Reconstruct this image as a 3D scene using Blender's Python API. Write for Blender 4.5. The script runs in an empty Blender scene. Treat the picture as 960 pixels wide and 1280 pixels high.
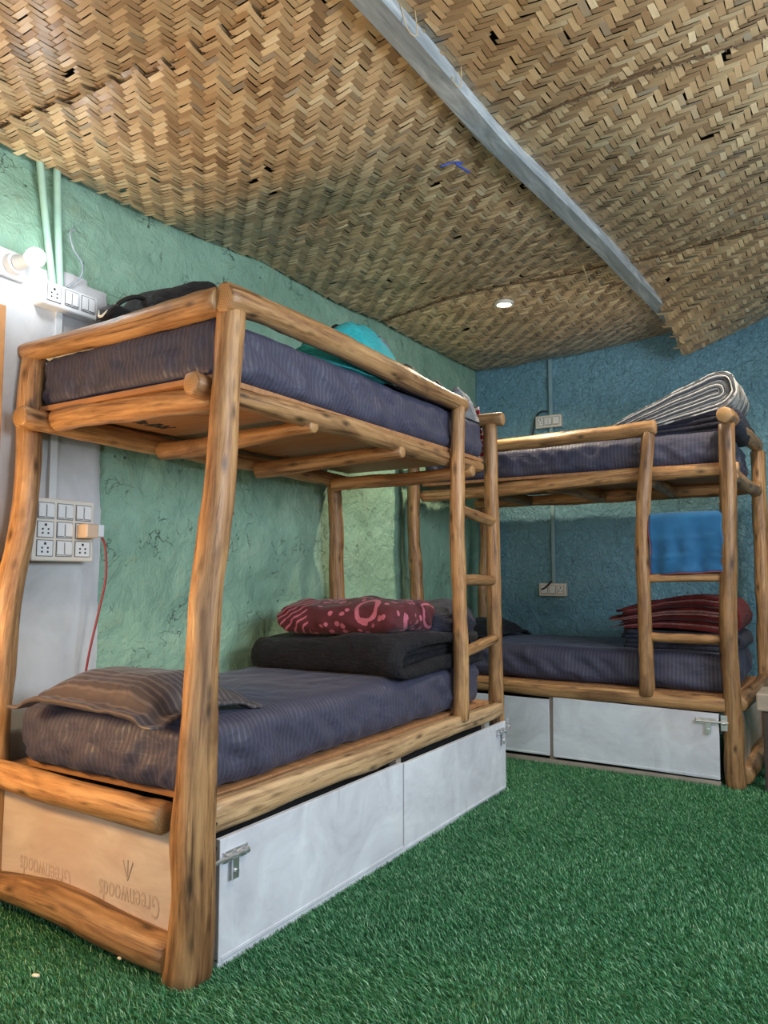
import bpy, bmesh, math, random
import numpy as np
from mathutils import Vector, Matrix

random.seed(7)
rng = np.random.default_rng(7)
PI = math.pi
sc = bpy.context.scene
COL = sc.collection

# ------------------------------------------------------------------ camera
cam_d = bpy.data.cameras.new('camera')
cam_d.sensor_fit = 'HORIZONTAL'
cam_d.sensor_width = 36.0
cam_d.lens = 939.0 / 960.0 * 36.0
cam_d.clip_start = 0.02
cam = bpy.data.objects.new('camera', cam_d)
COL.objects.link(cam)
cam.location = (0, 0, 1.05)
cam.rotation_euler = (math.radians(90 + 4.75), 0, math.radians(31.7))
sc.camera = cam

# ------------------------------------------------------------------ world, view
w = bpy.data.worlds.new('world'); sc.world = w
w.use_nodes = True
w.node_tree.nodes['Background'].inputs[0].default_value = (0.75, 0.85, 1.0, 1)
w.node_tree.nodes['Background'].inputs[1].default_value = 1.0
sc.view_settings.view_transform = 'Standard'
sc.view_settings.look = 'None'
sc.view_settings.gamma = 1.0
sc.view_settings.use_curve_mapping = False
sc.view_settings.exposure = 0.30
try:
    sc.cycles.max_bounces = 8
    sc.cycles.diffuse_bounces = 5
    sc.cycles.sample_clamp_indirect = 6
except Exception:
    pass


def lamp(name, kind, loc, energy, color, size=0.1, rot=(0, 0, 0), size_y=None, spot=None):
    d = bpy.data.lights.new(name, kind)
    d.energy = energy; d.color = color
    if kind == 'AREA':
        d.shape = 'RECTANGLE'; d.size = size; d.size_y = size_y or size
    else:
        d.shadow_soft_size = size
    if spot:
        d.spot_size = math.radians(spot); d.spot_blend = 0.6
    o = bpy.data.objects.new(name, d); COL.objects.link(o)
    o.location = loc; o.rotation_euler = rot
    return o


# assumed daylight: area lights at an unseen right-wall window and doorway behind the camera
lamp('assumed_window_daylight', 'AREA', (1.56, 1.75, 1.95), 84, (0.74, 0.87, 1.0), 0.95, (0, PI / 2, 0), 2.2)
lamp('assumed_doorway_daylight', 'AREA', (-0.45, -1.36, 1.2), 16, (0.92, 0.96, 1.0), 1.5, (PI / 2, 0, 0), 2.0)
# assumed warm lamp, unseen left of the frame; bare point light, no fitting
lamp('assumed_warm_light', 'POINT', (-2.22, 0.72, 0.98), 38, (1.0, 0.64, 0.28), 0.09)

# ------------------------------------------------------------------ helpers


def hsh(ix, iy, iz, seed):
    h = (ix * 374761393 + iy * 668265263 + iz * 2147483647 + seed * 144269504) & 0x7fffffff
    h = ((h ^ (h >> 13)) * 1274126177) & 0x7fffffff
    h = ((h ^ (h >> 11)) * 668265261) & 0x7fffffff
    return ((h ^ (h >> 16)) & 0xffff) / 65535.0


def vnoise(p, seed=0):
    """smooth value noise in -1..1 of an (n,3) array"""
    p = np.asarray(p, float)
    i = np.floor(p).astype(np.int64); f = p - i
    f = f * f * f * (f * (f * 6 - 15) + 10)
    r = 0
    for dx in (0, 1):
        for dy in (0, 1):
            for dz in (0, 1):
                wgt = (f[:, 0] if dx else 1 - f[:, 0]) * (f[:, 1] if dy else 1 - f[:, 1]) * (f[:, 2] if dz else 1 - f[:, 2])
                r = r + wgt * hsh(i[:, 0] + dx, i[:, 1] + dy, i[:, 2] + dz, seed)
    return r * 2 - 1


def fbm(p, oct=4, seed=0):
    p = np.asarray(p, float); a = 1.0; r = 0; t = 0
    for k in range(oct):
        r = r + a * vnoise(p * 2 ** k, seed + k * 17); t += a; a *= 0.5
    return r / t


def finish(name, me, mat, parent=None, smooth=True, loc=None, mats=None):
    if smooth:
        me.polygons.foreach_set('use_smooth', [True] * len(me.polygons))
    o = bpy.data.objects.new(name, me); COL.objects.link(o)
    for m in (mats or [mat]):
        me.materials.append(m)
    if parent is not None:
        o.parent = parent
    if loc is not None:
        o.location = loc
    return o


def mesh(name, V, F, mat, parent=None, smooth=True, loc=None, mats=None, mi=None, grain=None, fix=True):
    V = np.asarray(V, float)
    if loc is not None:
        V = V - np.asarray(loc, float)
    me = bpy.data.meshes.new(name)
    me.from_pydata([tuple(v) for v in V], [], [tuple(int(i) for i in f) for f in F])
    if mi is not None:
        me.polygons.foreach_set('material_index', [int(i) for i in mi])
    if grain is not None:
        a = me.attributes.new('grain', 'FLOAT_VECTOR', 'POINT')
        a.data.foreach_set('vector', np.asarray(grain, float).ravel())
    if fix:
        bm = bmesh.new(); bm.from_mesh(me)
        bmesh.ops.recalc_face_normals(bm, faces=bm.faces)
        bm.to_mesh(me); bm.free()
    me.update()
    return finish(name, me, mat, parent, smooth, loc, mats)


def boxes(name, specs, mat, parent=None, bev=0.003, loc=None, mats=None, seg=2, smooth=True):
    """specs: list of (centre, size[, material index[, euler]]): one bevelled mesh"""
    bm = bmesh.new()
    for s in specs:
        c, d = s[0], s[1]
        idx = s[2] if len(s) > 2 else 0
        M = Matrix.Translation(Vector(c) - Vector(loc or (0, 0, 0)))
        if len(s) > 3:
            from mathutils import Euler
            M = M @ Euler(s[3]).to_matrix().to_4x4()
        M = M @ Matrix.Diagonal((d[0], d[1], d[2], 1))
        tmp = bmesh.new()
        bmesh.ops.create_cube(tmp, size=1.0, matrix=M)
        b = min(bev, min(d) * 0.4)
        if b > 0:
            bmesh.ops.bevel(tmp, geom=tmp.edges[:], offset=b, segments=seg, affect='EDGES', profile=0.5)
        for f in tmp.faces:
            f.material_index = idx
        t = bpy.data.meshes.new('t'); tmp.to_mesh(t); tmp.free()
        bm.from_mesh(t); bpy.data.meshes.remove(t)
    me = bpy.data.meshes.new(name); bm.to_mesh(me); bm.free()
    o = finish(name, me, mat, parent, False, loc, mats)
    return o


def catmull(P, n):
    P = [np.asarray(p, float) for p in P]
    if len(P) == 2:
        return np.array([P[0] + (P[1] - P[0]) * t for t in np.linspace(0, 1, n)])
    Q = [2 * P[0] - P[1]] + P + [2 * P[-1] - P[-2]]
    out = []
    m = len(P) - 1
    for t in np.linspace(0, m, n):
        k = min(int(t), m - 1); s = t - k
        a, b, c, d = Q[k], Q[k + 1], Q[k + 2], Q[k + 3]
        out.append(0.5 * (2 * b + (c - a) * s + (2 * a - 5 * b + 4 * c - d) * s * s + (3 * b - a - 3 * c + d) * s ** 3))
    return np.array(out)


def frames(C):
    T = np.gradient(C, axis=0); T /= np.linalg.norm(T, axis=1)[:, None]
    ref = np.array([0, 0, 1.0]) if abs(T[0][2]) < 0.8 else np.array([0, -1.0, 0])
    A = ref - T[0] * (ref @ T[0]); A /= np.linalg.norm(A)
    As = []
    for t in T:
        A = A - t * (A @ t); A = A / np.linalg.norm(A); As.append(A)
    As = np.array(As)
    return T, As, np.cross(T, As)


def log(name, pts, radii, parent, seed, wob=0.05, flat=(), ns=18, step=0.035, bow=0.008, loc=None, mats=None):
    """a debarked log: wandering centre line, swelling section, chamfered sawn ends; flat = [(angle, depth)] hewn faces"""
    pts = [np.asarray(p, float) for p in pts]
    L = sum(np.linalg.norm(b - a) for a, b in zip(pts, pts[1:]))
    n = max(6, int(L / step))
    C = catmull(pts, n)
    T, A, B = frames(C)
    t = np.linspace(0, 1, n); s = t * L
    env = np.sin(PI * t) ** 0.5
    q = np.c_[s * 2.2, np.full(n, seed * 3.1), np.zeros(n)]
    C = C + A * (bow * env * vnoise(q, seed))[:, None] + B * (bow * env * vnoise(q + 40, seed))[:, None]
    R = np.interp(t, np.linspace(0, 1, len(radii)), radii)
    th = np.linspace(0, 2 * PI, ns, endpoint=False)
    V = []; G = []
    for i in range(n):
        pn = np.c_[np.cos(th) * 1.1, np.sin(th) * 1.1, np.full(ns, s[i] * 5.0)] + seed * 7.3
        pf = np.c_[np.cos(th) * 2.5, np.sin(th) * 2.5, np.full(ns, s[i] * 14.0)] + seed * 3.7
        r = R[i] * (1 + wob * 1.9 * vnoise(pn, seed) + wob * 0.9 * vnoise(pf, seed + 5))
        for ang, dep in flat:
            lim = R[i] * (1 - dep)
            cosd = np.cos(th - ang)
            r = np.where((cosd > 0.05) & (r * cosd > lim), lim / np.maximum(cosd, 0.05), r)
        ring = C[i] + (A[i] * (np.cos(th) * r)[:, None]) + (B[i] * (np.sin(th) * r)[:, None])
        V.append(ring)
        G.append(np.c_[np.cos(th) * R[i], np.sin(th) * R[i], np.full(ns, s[i])] + np.array([0, 0, seed * 1.37]))
    F = []; mi = []
    # chamfered ends
    def cap(i, d):
        c = C[i] + T[i] * d * 0.006
        ring = c + (V[i if i >= 0 else n + i] - C[i]) * 0.86
        return c, ring
    c0, r0 = cap(0, -1); c1, r1 = cap(n - 1, 1)
    allr = [r0] + V + [r1]
    g0 = G[0] * np.array([0.86, 0.86, 1]); g1 = G[-1] * np.array([0.86, 0.86, 1])
    allg = [g0] + G + [g1]
    m = len(allr)
    VV = np.concatenate(allr); GG = np.concatenate(allg)
    for i in range(m - 1):
        for j in range(ns):
            k = (j + 1) % ns
            F.append((i * ns + j, i * ns + k, (i + 1) * ns + k, (i + 1) * ns + j)); mi.append(0)
    e0 = len(VV); VV = np.concatenate([VV, [c0, c1]])
    GG = np.concatenate([GG, [[0, 0, g0[0, 2]], [0, 0, g1[0, 2]]]])
    for j in range(ns):
        k = (j + 1) % ns
        F.append((e0, k, j)); mi.append(1)
        F.append((e0 + 1, (m - 1) * ns + j, (m - 1) * ns + k)); mi.append(1)
    return mesh(name, VV, F, None, parent, True, loc, mats or [M['log'], M['end_grain']], mi, GG)


def tube(name, pts, r, mat, parent=None, loc=None, ns=10, n=None, square=False):
    C = catmull(pts, n or max(4, 6 * len(pts)))
    T, A, B = frames(C)
    rr = np.interp(np.linspace(0, 1, len(C)), np.linspace(0, 1, len(r)), r) if hasattr(r, '__len__') else np.full(len(C), r)
    th = np.linspace(0, 2 * PI, ns, endpoint=False)
    V = np.concatenate([C[i] + A[i] * (np.cos(th) * rr[i])[:, None] + B[i] * (np.sin(th) * rr[i])[:, None] for i in range(len(C))])
    F = []
    for i in range(len(C) - 1):
        for j in range(ns):
            k = (j + 1) % ns
            F.append((i * ns + j, i * ns + k, (i + 1) * ns + k, (i + 1) * ns + j))
    F.append(tuple(range(ns))[::-1]); F.append(tuple((len(C) - 1) * ns + j for j in range(ns)))
    return mesh(name, V, F, mat, parent, True, loc)


def cyl_bm(bm, p0, p1, r0, r1=None, ns=16):
    p0 = Vector(p0); p1 = Vector(p1); d = p1 - p0
    M_ = Matrix.Translation((p0 + p1) / 2) @ d.to_track_quat('Z', 'Y').to_matrix().to_4x4()
    bmesh.ops.create_cone(bm, cap_ends=True, segments=ns, radius1=r0, radius2=r0 if r1 is None else r1, depth=d.length, matrix=M_)


def bm_obj(name, bm, mat, parent=None, smooth=False, mats=None, loc=None):
    if loc is not None:
        bmesh.ops.translate(bm, verts=bm.verts[:], vec=-Vector(loc))
    me = bpy.data.meshes.new(name); bm.to_mesh(me); bm.free()
    return finish(name, me, mat, parent, smooth, loc, mats)


def soft_box(name, size, r, mat, seg=0.03, amp=0.006, wrinkle=0.004, seed=0, parent=None, fn=None, mats=None, bulge=0.0, fold=0.0):
    """soft rounded block on its base centre at the local origin; fn(V) may reshape it"""
    sx, sy, sz = size
    nx, ny, nz = [max(3, int(round(s / seg))) for s in (sx, sy, sz)]
    nz = max(nz, 7)
    idx = {}; V = []; F = []
    def key(i, j, k):
        if (i, j, k) not in idx:
            idx[(i, j, k)] = len(V); V.append((i / nx, j / ny, k / nz))
        return idx[(i, j, k)]
    for i in range(nx):
        for j in range(ny):
            for k, fl in ((0, 1), (nz, 0)):
                q = [key(i, j, k), key(i + 1, j, k), key(i + 1, j + 1, k), key(i, j + 1, k)]
                F.append(q[::-1] if fl else q)
    for i in range(nx):
        for k in range(nz):
            for j, fl in ((0, 0), (ny, 1)):
                q = [key(i, j, k), key(i + 1, j, k), key(i + 1, j, k + 1), key(i, j, k + 1)]
                F.append(q[::-1] if fl else q)
    for j in range(ny):
        for k in range(nz):
            for i, fl in ((0, 1), (nx, 0)):
                q = [key(i, j, k), key(i, j + 1, k), key(i, j + 1, k + 1), key(i, j, k + 1)]
                F.append(q[::-1] if fl else q)
    P = (np.array(V) - 0.5) * np.array([sx, sy, sz])
    # concentrate rows near the rounded edges
    h = np.array([sx, sy, sz]) / 2
    inner = np.clip(P, -(h - r), h - r)
    d = P - inner; ln = np.linalg.norm(d, axis=1)
    core = ln < 1e-9
    nrm = np.where(core[:, None], 0, d / np.maximum(ln, 1e-9)[:, None])
    P = inner + nrm * np.minimum(ln, r)[:, None] if True else P
    onface = np.abs(np.array(V) - 0.5).max(axis=1) > 0.499
    # face points inside the flat area: push to the face
    ax = np.abs((np.array(V) - 0.5)); am = ax.argmax(axis=1)
    out = nrm * 0
    rows = np.arange(len(P))
    flat = np.linalg.norm(nrm, axis=1) < 1e-6
    for a in range(3):
        m_ = (am == a)
        out[m_, a] = np.sign((np.array(V) - 0.5)[m_, a])
    nn = np.where(flat[:, None], out, nrm)
    if bulge:
        e = 1 - (np.abs(P[:, 0] / h[0]) ** 3); e2 = 1 - (np.abs(P[:, 1] / h[1]) ** 3)
        P[:, 2] += bulge * e * e2 * (P[:, 2] > 0)
    side = 1 - np.abs(nn[:, 2])
    disp = amp * fbm(P * 5.0 + seed * 3.3, 3, seed)
    ridg = 1 - np.abs(fbm(np.c_[P[:, 0] * 9 + P[:, 2] * 9, P[:, 1] * 9 - P[:, 2] * 9, P[:, 2] * 5] + seed, 3, seed + 9)) * 3
    disp += wrinkle * np.clip(ridg, 0, 1) * (0.35 + side)
    if fold:
        q = np.c_[P[:, 0] * 8 + P[:, 2] * 9, P[:, 1] * 10 + P[:, 2] * 7, P[:, 2] * 4 + seed]
        fr = 1 - np.abs(fbm(q, 3, seed + 30)) * 2.6
        low = np.clip((sz / 2 - P[:, 2]) / sz, 0, 1)
        disp += fold * np.clip(fr, -0.4, 1) * side * (0.25 + low)
    P = P + nn * disp[:, None]
    P[:, 2] += sz / 2
    if fn is not None:
        P = fn(P)
    P[:, 2] = np.maximum(P[:, 2], 0.0) if fn is None else P[:, 2]
    return mesh(name, P, F, mat, parent, True, None, mats)


def pillow(name, L, W, T, mat, flange=0.045, seed=0):
    n, m = 56, 40
    u = np.linspace(-1, 1, n); v = np.linspace(-1, 1, m)
    U, Vv = np.meshgrid(u, v, indexing='ij')
    Lx, Wy = L / 2, W / 2
    # edges pulled in a little between the corners
    X = U * Lx * (1 - 0.05 * (1 - Vv ** 2)); Y = Vv * Wy * (1 - 0.03 * (1 - U ** 2))
    dx = np.clip((Lx - np.abs(U) * Lx - flange) / (Lx - flange), 0, 1); dy = np.clip((Wy - np.abs(Vv) * Wy - flange) / (Wy - flange), 0, 1)
    th = T / 2 * (np.clip(dx * 2.0, 0, 1) ** 0.55) * (np.clip(dy * 1.6, 0, 1) ** 0.55)
    q = np.c_[X.ravel() * 7, Y.ravel() * 7, np.full(X.size, seed * 2.0)]
    wr = (1 - np.abs(fbm(q * 1.3, 3, seed)) * 3).clip(0, 1).reshape(X.shape)
    nz = fbm(q, 3, seed + 4).reshape(X.shape)
    edge = ((dx < 0.25) | (dy < 0.3)) * 1.0
    top = 0.004 + th + 0.006 * wr * (0.4 + edge) + 0.008 * nz
    bot = -0.004 - th * 0.75 + 0.008 * nz
    droop = -0.03 * (1 - dx) ** 6 - 0.02 * (1 - dy) ** 6
    V = np.concatenate([np.c_[X.ravel(), Y.ravel(), (top + droop).ravel()], np.c_[X.ravel(), Y.ravel(), (bot + droop).ravel()]])
    F = []; N = n * m
    for i in range(n - 1):
        for j in range(m - 1):
            a = i * m + j
            F.append((a, a + m, a + m + 1, a + 1)); F.append((N + a, N + a + 1, N + a + m + 1, N + a + m))
    ring = [i * m for i in range(n)] + [(n - 1) * m + j for j in range(1, m)] + [i * m + m - 1 for i in range(n - 2, -1, -1)] + [j for j in range(m - 2, 0, -1)]
    for a, b in zip(ring, ring[1:] + ring[:1]):
        F.append((a, b, N + b, N + a))
    return mesh(name, V, F, mat)


def folded(name, W, D, layers, mat_list, seed=0, shape=None, jag=0.02, nd=22, ragged=0.0, pitch=None):
    """blanket folded into nested U layers, fold at +x, loose edges at -x; layers = [(thickness, material index)] from the inside out.
    shape(x01, z, y) -> z, lets the stack taper and sag."""
    V = []; F = []; mi = []
    r = 0.002
    rr = []
    for t, k in layers:
        rr.append((r, r + t, k)); r += t + 0.0012
    Rtot = r
    for li, (ra, rb, k) in enumerate(rr):
        ends = [-W / 2 + rng.uniform(-jag, jag) * 1.0 + 0.004 * li, -W / 2 + rng.uniform(-jag, jag)]
        xf = W / 2 - Rtot
        def prof(rad):
            pr = [(ends[0] + (xf - ends[0]) * t, -rad) for t in np.linspace(0, 1, 16)]
            pr += [(xf + rad * math.sin(a), -rad * math.cos(a)) for a in np.linspace(0, PI, 11)[1:-1]]
            pr += [(xf + (ends[1] - xf) * t, rad) for t in np.linspace(0, 1, 16)]
            return np.array(pr)
        pa, pb = prof(ra), prof(rb)
        outline = np.concatenate([pa, pb[::-1]])
        no = len(outline); base = len(V)
        ys = np.linspace(-D / 2, D / 2, nd)
        yj = [rng.uniform(-jag, jag) * 0.6, rng.uniform(-jag, jag) * 0.6]
        for iy, y in enumerate(ys):
            yy = y
            if iy == 0: yy += yj[0]
            if iy == nd - 1: yy += yj[1]
            shrink = 1.0
            for (x, z) in outline:
                V.append((x, yy, z + Rtot))
        for iy in range(nd - 1):
            for j in range(no):
                q = (j + 1) % no
                F.append((base + iy * no + j, base + iy * no + q, base + (iy + 1) * no + q, base + (iy + 1) * no + j)); mi.append(k)
        npf = len(pa)
        for iy in (0, nd - 1):
            for j in range(npf - 1):
                F.append((base + iy * no + j, base + iy * no + j + 1, base + iy * no + no - 2 - j, base + iy * no + no - 1 - j)); mi.append(k)
    V = np.array(V)
    n1 = fbm(np.c_[V[:, 0] * 5, V[:, 1] * 5, np.zeros(len(V))] + seed * 5, 3, seed)
    n2 = fbm(V * 9 + seed, 2, seed + 3)
    n3 = fbm(V * 9 + seed + 50, 2, seed + 8)
    n4 = fbm(np.c_[V[:, 0] * 3, V[:, 1] * 3, V[:, 2] * 18] + seed + 9, 2, seed + 11)
    x01 = (V[:, 0] + W / 2) / W
    zz = V[:, 2] * (1 + 0.10 * n1) + 0.0025 * n2
    if shape is not None:
        zz = shape(x01, zz, V[:, 1])
    V = np.c_[V[:, 0] + 0.005 * n3 + 0.012 * n4, V[:, 1] + 0.005 * n2 + 0.014 * n4, np.maximum(zz, 0.0)]
    return mesh(name, V, F, None, None, True, None, mat_list, mi)


def tag(o, label, cat, group=None, kind=None):
    o['label'] = label; o['category'] = cat
    if group: o['group'] = group
    if kind: o['kind'] = kind
    return o


def empty(name, loc, rz=0.0):
    o = bpy.data.objects.new(name, None); COL.objects.link(o)
    o.empty_display_size = 0.1
    o.location = loc; o.rotation_euler = (0, 0, rz)
    return o


# ------------------------------------------------------------------ materials
M = {}


class NT:
    def __init__(self, name):
        self.m = bpy.data.materials.new(name); self.m.use_nodes = True
        self.t = self.m.node_tree; self.b = self.t.nodes['Principled BSDF']
        M[name] = self.m
    def n(self, typ, **kw):
        nd = self.t.nodes.new('ShaderNode' + typ)
        for k, v in kw.items():
            if k in nd.inputs: nd.inputs[k].default_value = v
            else: setattr(nd, k, v)
        return nd
    def l(self, a, b): self.t.links.new(a, b)
    def set(self, **kw):
        for k, v in kw.items(): self.b.inputs[k.replace('_', ' ')].default_value = v
    def coord(self, kind='Object', scale=(1, 1, 1), rot=(0, 0, 0), attr=None):
        if attr:
            s = self.n('Attribute', attribute_name=attr).outputs['Vector']
        else:
            s = self.n('TexCoord').outputs[kind]
        mp = self.n('Mapping'); mp.inputs['Scale'].default_value = scale; mp.inputs['Rotation'].default_value = rot
        self.l(s, mp.inputs['Vector']); return mp.outputs[0]
    def noise(self, vec, scale, detail=4, rough=0.5, dist=0.0):
        nd = self.n('TexNoise'); nd.inputs['Scale'].default_value = scale; nd.inputs['Detail'].default_value = detail
        nd.inputs['Roughness'].default_value = rough; nd.inputs['Distortion'].default_value = dist
        if vec is not None: self.l(vec, nd.inputs['Vector'])
        return nd.outputs['Fac']
    def ramp(self, fac, stops, interp='LINEAR'):
        nd = self.n('ValToRGB'); cr = nd.color_ramp; cr.interpolation = interp
        while len(cr.elements) < len(stops): cr.elements.new(0.5)
        for e, (p, c) in zip(cr.elements, stops):
            e.position = p; e.color = (*c, 1) if len(c) == 3 else c
        self.l(fac, nd.inputs[0]); return nd.outputs[0]
    def mix(self, fac, a, b, mode='MIX'):
        nd = self.n('Mix', data_type='RGBA', blend_type=mode)
        for s, v in ((nd.inputs[0], fac), (nd.inputs[6], a), (nd.inputs[7], b)):
            if isinstance(v, (int, float)): s.default_value = v
            elif isinstance(v, tuple): s.default_value = (*v, 1)
            else: self.l(v, s)
        return nd.outputs[2]
    def math(self, op, a, b=0.0, c=None):
        nd = self.n('Math', operation=op)
        for s, v in zip(nd.inputs, (a, b, c)):
            if v is None: continue
            if isinstance(v, (int, float)): s.default_value = v
            else: self.l(v, s)
        return nd.outputs[0]
    def bump(self, h, strength=0.5, dist=0.01, prev=None):
        nd = self.n('Bump'); nd.inputs['Strength'].default_value = strength; nd.inputs['Distance'].default_value = dist
        self.l(h, nd.inputs['Height'])
        if prev is not None: self.l(prev, nd.inputs['Normal'])
        return nd.outputs[0]
    def base(self, c): self.l(c, self.b.inputs['Base Color'])
    def rough(self, c): self.l(c, self.b.inputs['Roughness'])
    def normal(self, c): self.l(c, self.b.inputs['Normal'])


def plain(name, col, rough=0.5, metal=0.0, noise=0.0, scale=20, bump=0.0, **kw):
    t = NT(name); t.set(Roughness=rough, Metallic=metal, **kw)
    v = t.coord('Object')
    f = t.noise(v, scale, 4, 0.6)
    a = tuple(min(1, c * (1 + noise)) for c in col); b = tuple(c * (1 - noise) for c in col)
    t.base(t.ramp(f, [(0.3, b), (0.7, a)]))
    if bump: t.normal(t.bump(f, bump, 0.01))
    return t.m


def make_log(name, dark, mid, light):
    t = NT(name)
    oi = t.n('ObjectInfo').outputs['Random']
    at = t.n('Attribute', attribute_name='grain').outputs['Vector']
    off = t.n('VectorMath', operation='ADD'); cx = t.n('CombineXYZ')
    t.l(t.math('MULTIPLY', oi, 37.0), cx.inputs[2]); t.l(at, off.inputs[0]); t.l(cx.outputs[0], off.inputs[1])
    def mapped(s):
        mp = t.n('Mapping'); mp.inputs['Scale'].default_value = s; t.l(off.outputs[0], mp.inputs['Vector']); return mp.outputs[0]
    g1 = t.noise(mapped((62, 62, 3.6)), 1, 6, 0.70, 0.5)
    g2 = t.noise(mapped((18, 18, 1.8)), 1, 3, 0.5, 0.8)
    col = t.ramp(g1, [(0.33, dark), (0.46, mid), (0.64, light)])
    col = t.mix(t.ramp(g2, [(0.50, (0, 0, 0)), (0.72, (0.55, 0.55, 0.55))]), col, light)
    g5 = t.noise(mapped((9, 9, 3.0)), 1, 4, 0.6, 0.6)
    col = t.mix(t.ramp(g5, [(0.46, (0, 0, 0)), (0.70, (0.75, 0.75, 0.75))]), col, dark)
    # dark long stains and cracks
    g3 = t.noise(mapped((30, 30, 1.1)), 1, 4, 0.65, 1.2)
    st = t.ramp(g3, [(0.58, (0, 0, 0)), (0.70, (0.85, 0.85, 0.85))])
    col = t.mix(st, col, tuple(c * 0.42 for c in dark))
    # knots
    vo = t.n('TexVoronoi'); vo.inputs['Scale'].default_value = 1; vo.inputs['Randomness'].default_value = 1
    t.l(mapped((20, 20, 7.0)), vo.inputs['Vector'])
    kn = t.ramp(vo.outputs['Distance'], [(0.06, (1, 1, 1)), (0.17, (0.45, 0.45, 0.45)), (0.27, (0, 0, 0))])
    col = t.mix(t.math('MULTIPLY', kn, 0.85), col, tuple(c * 0.3 for c in dark))
    hv = t.n('HueSaturation'); t.l(col, hv.inputs['Color']); hv.inputs['Saturation'].default_value = 0.95
    t.l(t.math('MULTIPLY_ADD', oi, 0.45, 0.78), hv.inputs['Value']); t.base(hv.outputs[0])
    t.rough(t.ramp(g1, [(0.3, (0.55,) * 3), (0.7, (0.36,) * 3)]))
    t.normal(t.bump(t.math('ADD', g1, t.math('MULTIPLY', kn, -0.8)), 0.45, 0.004))
    return t.m


make_log('log', (0.105, 0.043, 0.015), (0.30, 0.142, 0.048), (0.47, 0.265, 0.105))
make_log('log_split', (0.16, 0.085, 0.04), (0.38, 0.225, 0.105), (0.54, 0.36, 0.19))

t = NT('end_grain'); t.set(Roughness=0.55)
at = t.n('Attribute', attribute_name='grain').outputs['Vector']
sx = t.n('SeparateXYZ'); t.l(at, sx.inputs[0])
rad = t.math('SQRT', t.math('ADD', t.math('POWER', sx.outputs[0], 2.0), t.math('POWER', sx.outputs[1], 2.0)))
wob = t.noise(at, 60, 3)
rings = t.math('SINE', t.math('ADD', t.math('MULTIPLY', rad, 900.0), t.math('MULTIPLY', wob, 6.0)))
t.base(t.ramp(rings, [(0.0, (0.30, 0.16, 0.065)), (0.8, (0.44, 0.26, 0.11))]))

# white-washed plywood of the doors
t = NT('door_paint'); t.set(Roughness=0.55)
v = t.coord('Object')
f1 = t.noise(t.coord('Object', (3, 3, 3)), 1.2, 6, 0.65, 1.5); f2 = t.noise(t.coord('Object', (2, 2, 9)), 4, 5, 0.7, 0.4)
c = t.ramp(f1, [(0.3, (0.52, 0.53, 0.60)), (0.6, (0.68, 0.71, 0.78)), (0.8, (0.80, 0.83, 0.88))])
c = t.mix(t.ramp(f2, [(0.55, (0, 0, 0)), (0.8, (0.5, 0.5, 0.5))]), c, (0.47, 0.45, 0.47))
f3 = t.noise(t.coord('Object', (6, 6, 1.2)), 2.3, 3, 0.5, 0.3)
c = t.mix(t.ramp(f3, [(0.70, (0, 0, 0)), (0.76, (0.55, 0.55, 0.55))]), c, (0.30, 0.28, 0.28))
t.base(c); t.normal(t.bump(f2, 0.15, 0.003))

# thin painted plywood of the end panels
t = NT('panel_ply'); t.set(Roughness=0.5)
f1 = t.noise(t.coord('Object', (2, 2, 7)), 2.0, 5, 0.6, 1.0); f2 = t.noise(t.coord('Object', (1, 1, 1)), 3.0, 4, 0.6, 0.8)
c = t.ramp(f1, [(0.3, (0.50, 0.39, 0.31)), (0.7, (0.66, 0.55, 0.46))])
c = t.mix(t.ramp(f2, [(0.5, (0, 0, 0)), (0.75, (0.6, 0.6, 0.6))]), c, (0.52, 0.36, 0.30))
t.base(c); t.normal(t.bump(f1, 0.12, 0.003))
plain('ply_ink', (0.47, 0.355, 0.275), 0.6)

# bunk board: brown plywood
t = NT('bunk_board'); t.set(Roughness=0.6)
f1 = t.noise(t.coord('Object', (12, 1.5, 1)), 4, 5, 0.6, 0.5)
t.base(t.ramp(f1, [(0.3, (0.27, 0.125, 0.052)), (0.7, (0.40, 0.195, 0.085))]))
plain('marker_ink', (0.012, 0.010, 0.012), 0.5)


def sheet(name, dark, light, axis=0, period=0.017, rough=0.48):
    """satin-stripe cotton: narrow sheen stripes woven in"""
    t = NT(name)
    sxyz = t.n('SeparateXYZ'); t.l(t.coord('Object'), sxyz.inputs[0])
    nx = t.n('SeparateXYZ'); t.l(t.n('TexCoord').outputs['Normal'], nx.inputs[0])
    onend = t.math('GREATER_THAN', t.math('ABSOLUTE', nx.outputs[axis]), 2.0 if name == 'pillow_sheet' else 0.72)      # the end faces carry the stripe the other way
    along = t.math('ADD', t.math('MULTIPLY', sxyz.outputs[axis], t.math('SUBTRACT', 1.0, onend)), t.math('MULTIPLY', sxyz.outputs[1 - axis], onend))
    s = t.math('SINE', t.math('MULTIPLY', along, 2 * PI / period))
    m = t.ramp(s, [(0.35, (0, 0, 0)), (0.65, (1, 1, 1))])
    n1 = t.noise(t.coord('Object'), 260, 2)
    n2 = t.noise(t.coord('Object'), 6, 4, 0.6)
    c = t.mix(m, dark, light)
    c = t.mix(t.math('MULTIPLY', n2, 0.15), c, tuple(k * 0.7 for k in dark))
    t.base(c)
    t.rough(t.ramp(m, [(0, (rough + 0.16,) * 3), (1, (rough,) * 3)]))
    t.set(Sheen_Weight=0.10, Sheen_Roughness=0.4)
    t.b.inputs['Sheen Tint'].default_value = (0.7, 0.75, 1.0, 1)
    nrm = t.bump(n1, 0.12, 0.0015)
    wr = t.noise(t.coord('Object', (1, 1, 1.6)), 6.5, 3, 0.5, 0.8)
    t.normal(t.bump(wr, 0.30, 0.04, nrm))
    t.b.inputs['Specular IOR Level'].default_value = 0.35
    return t.m


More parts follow.
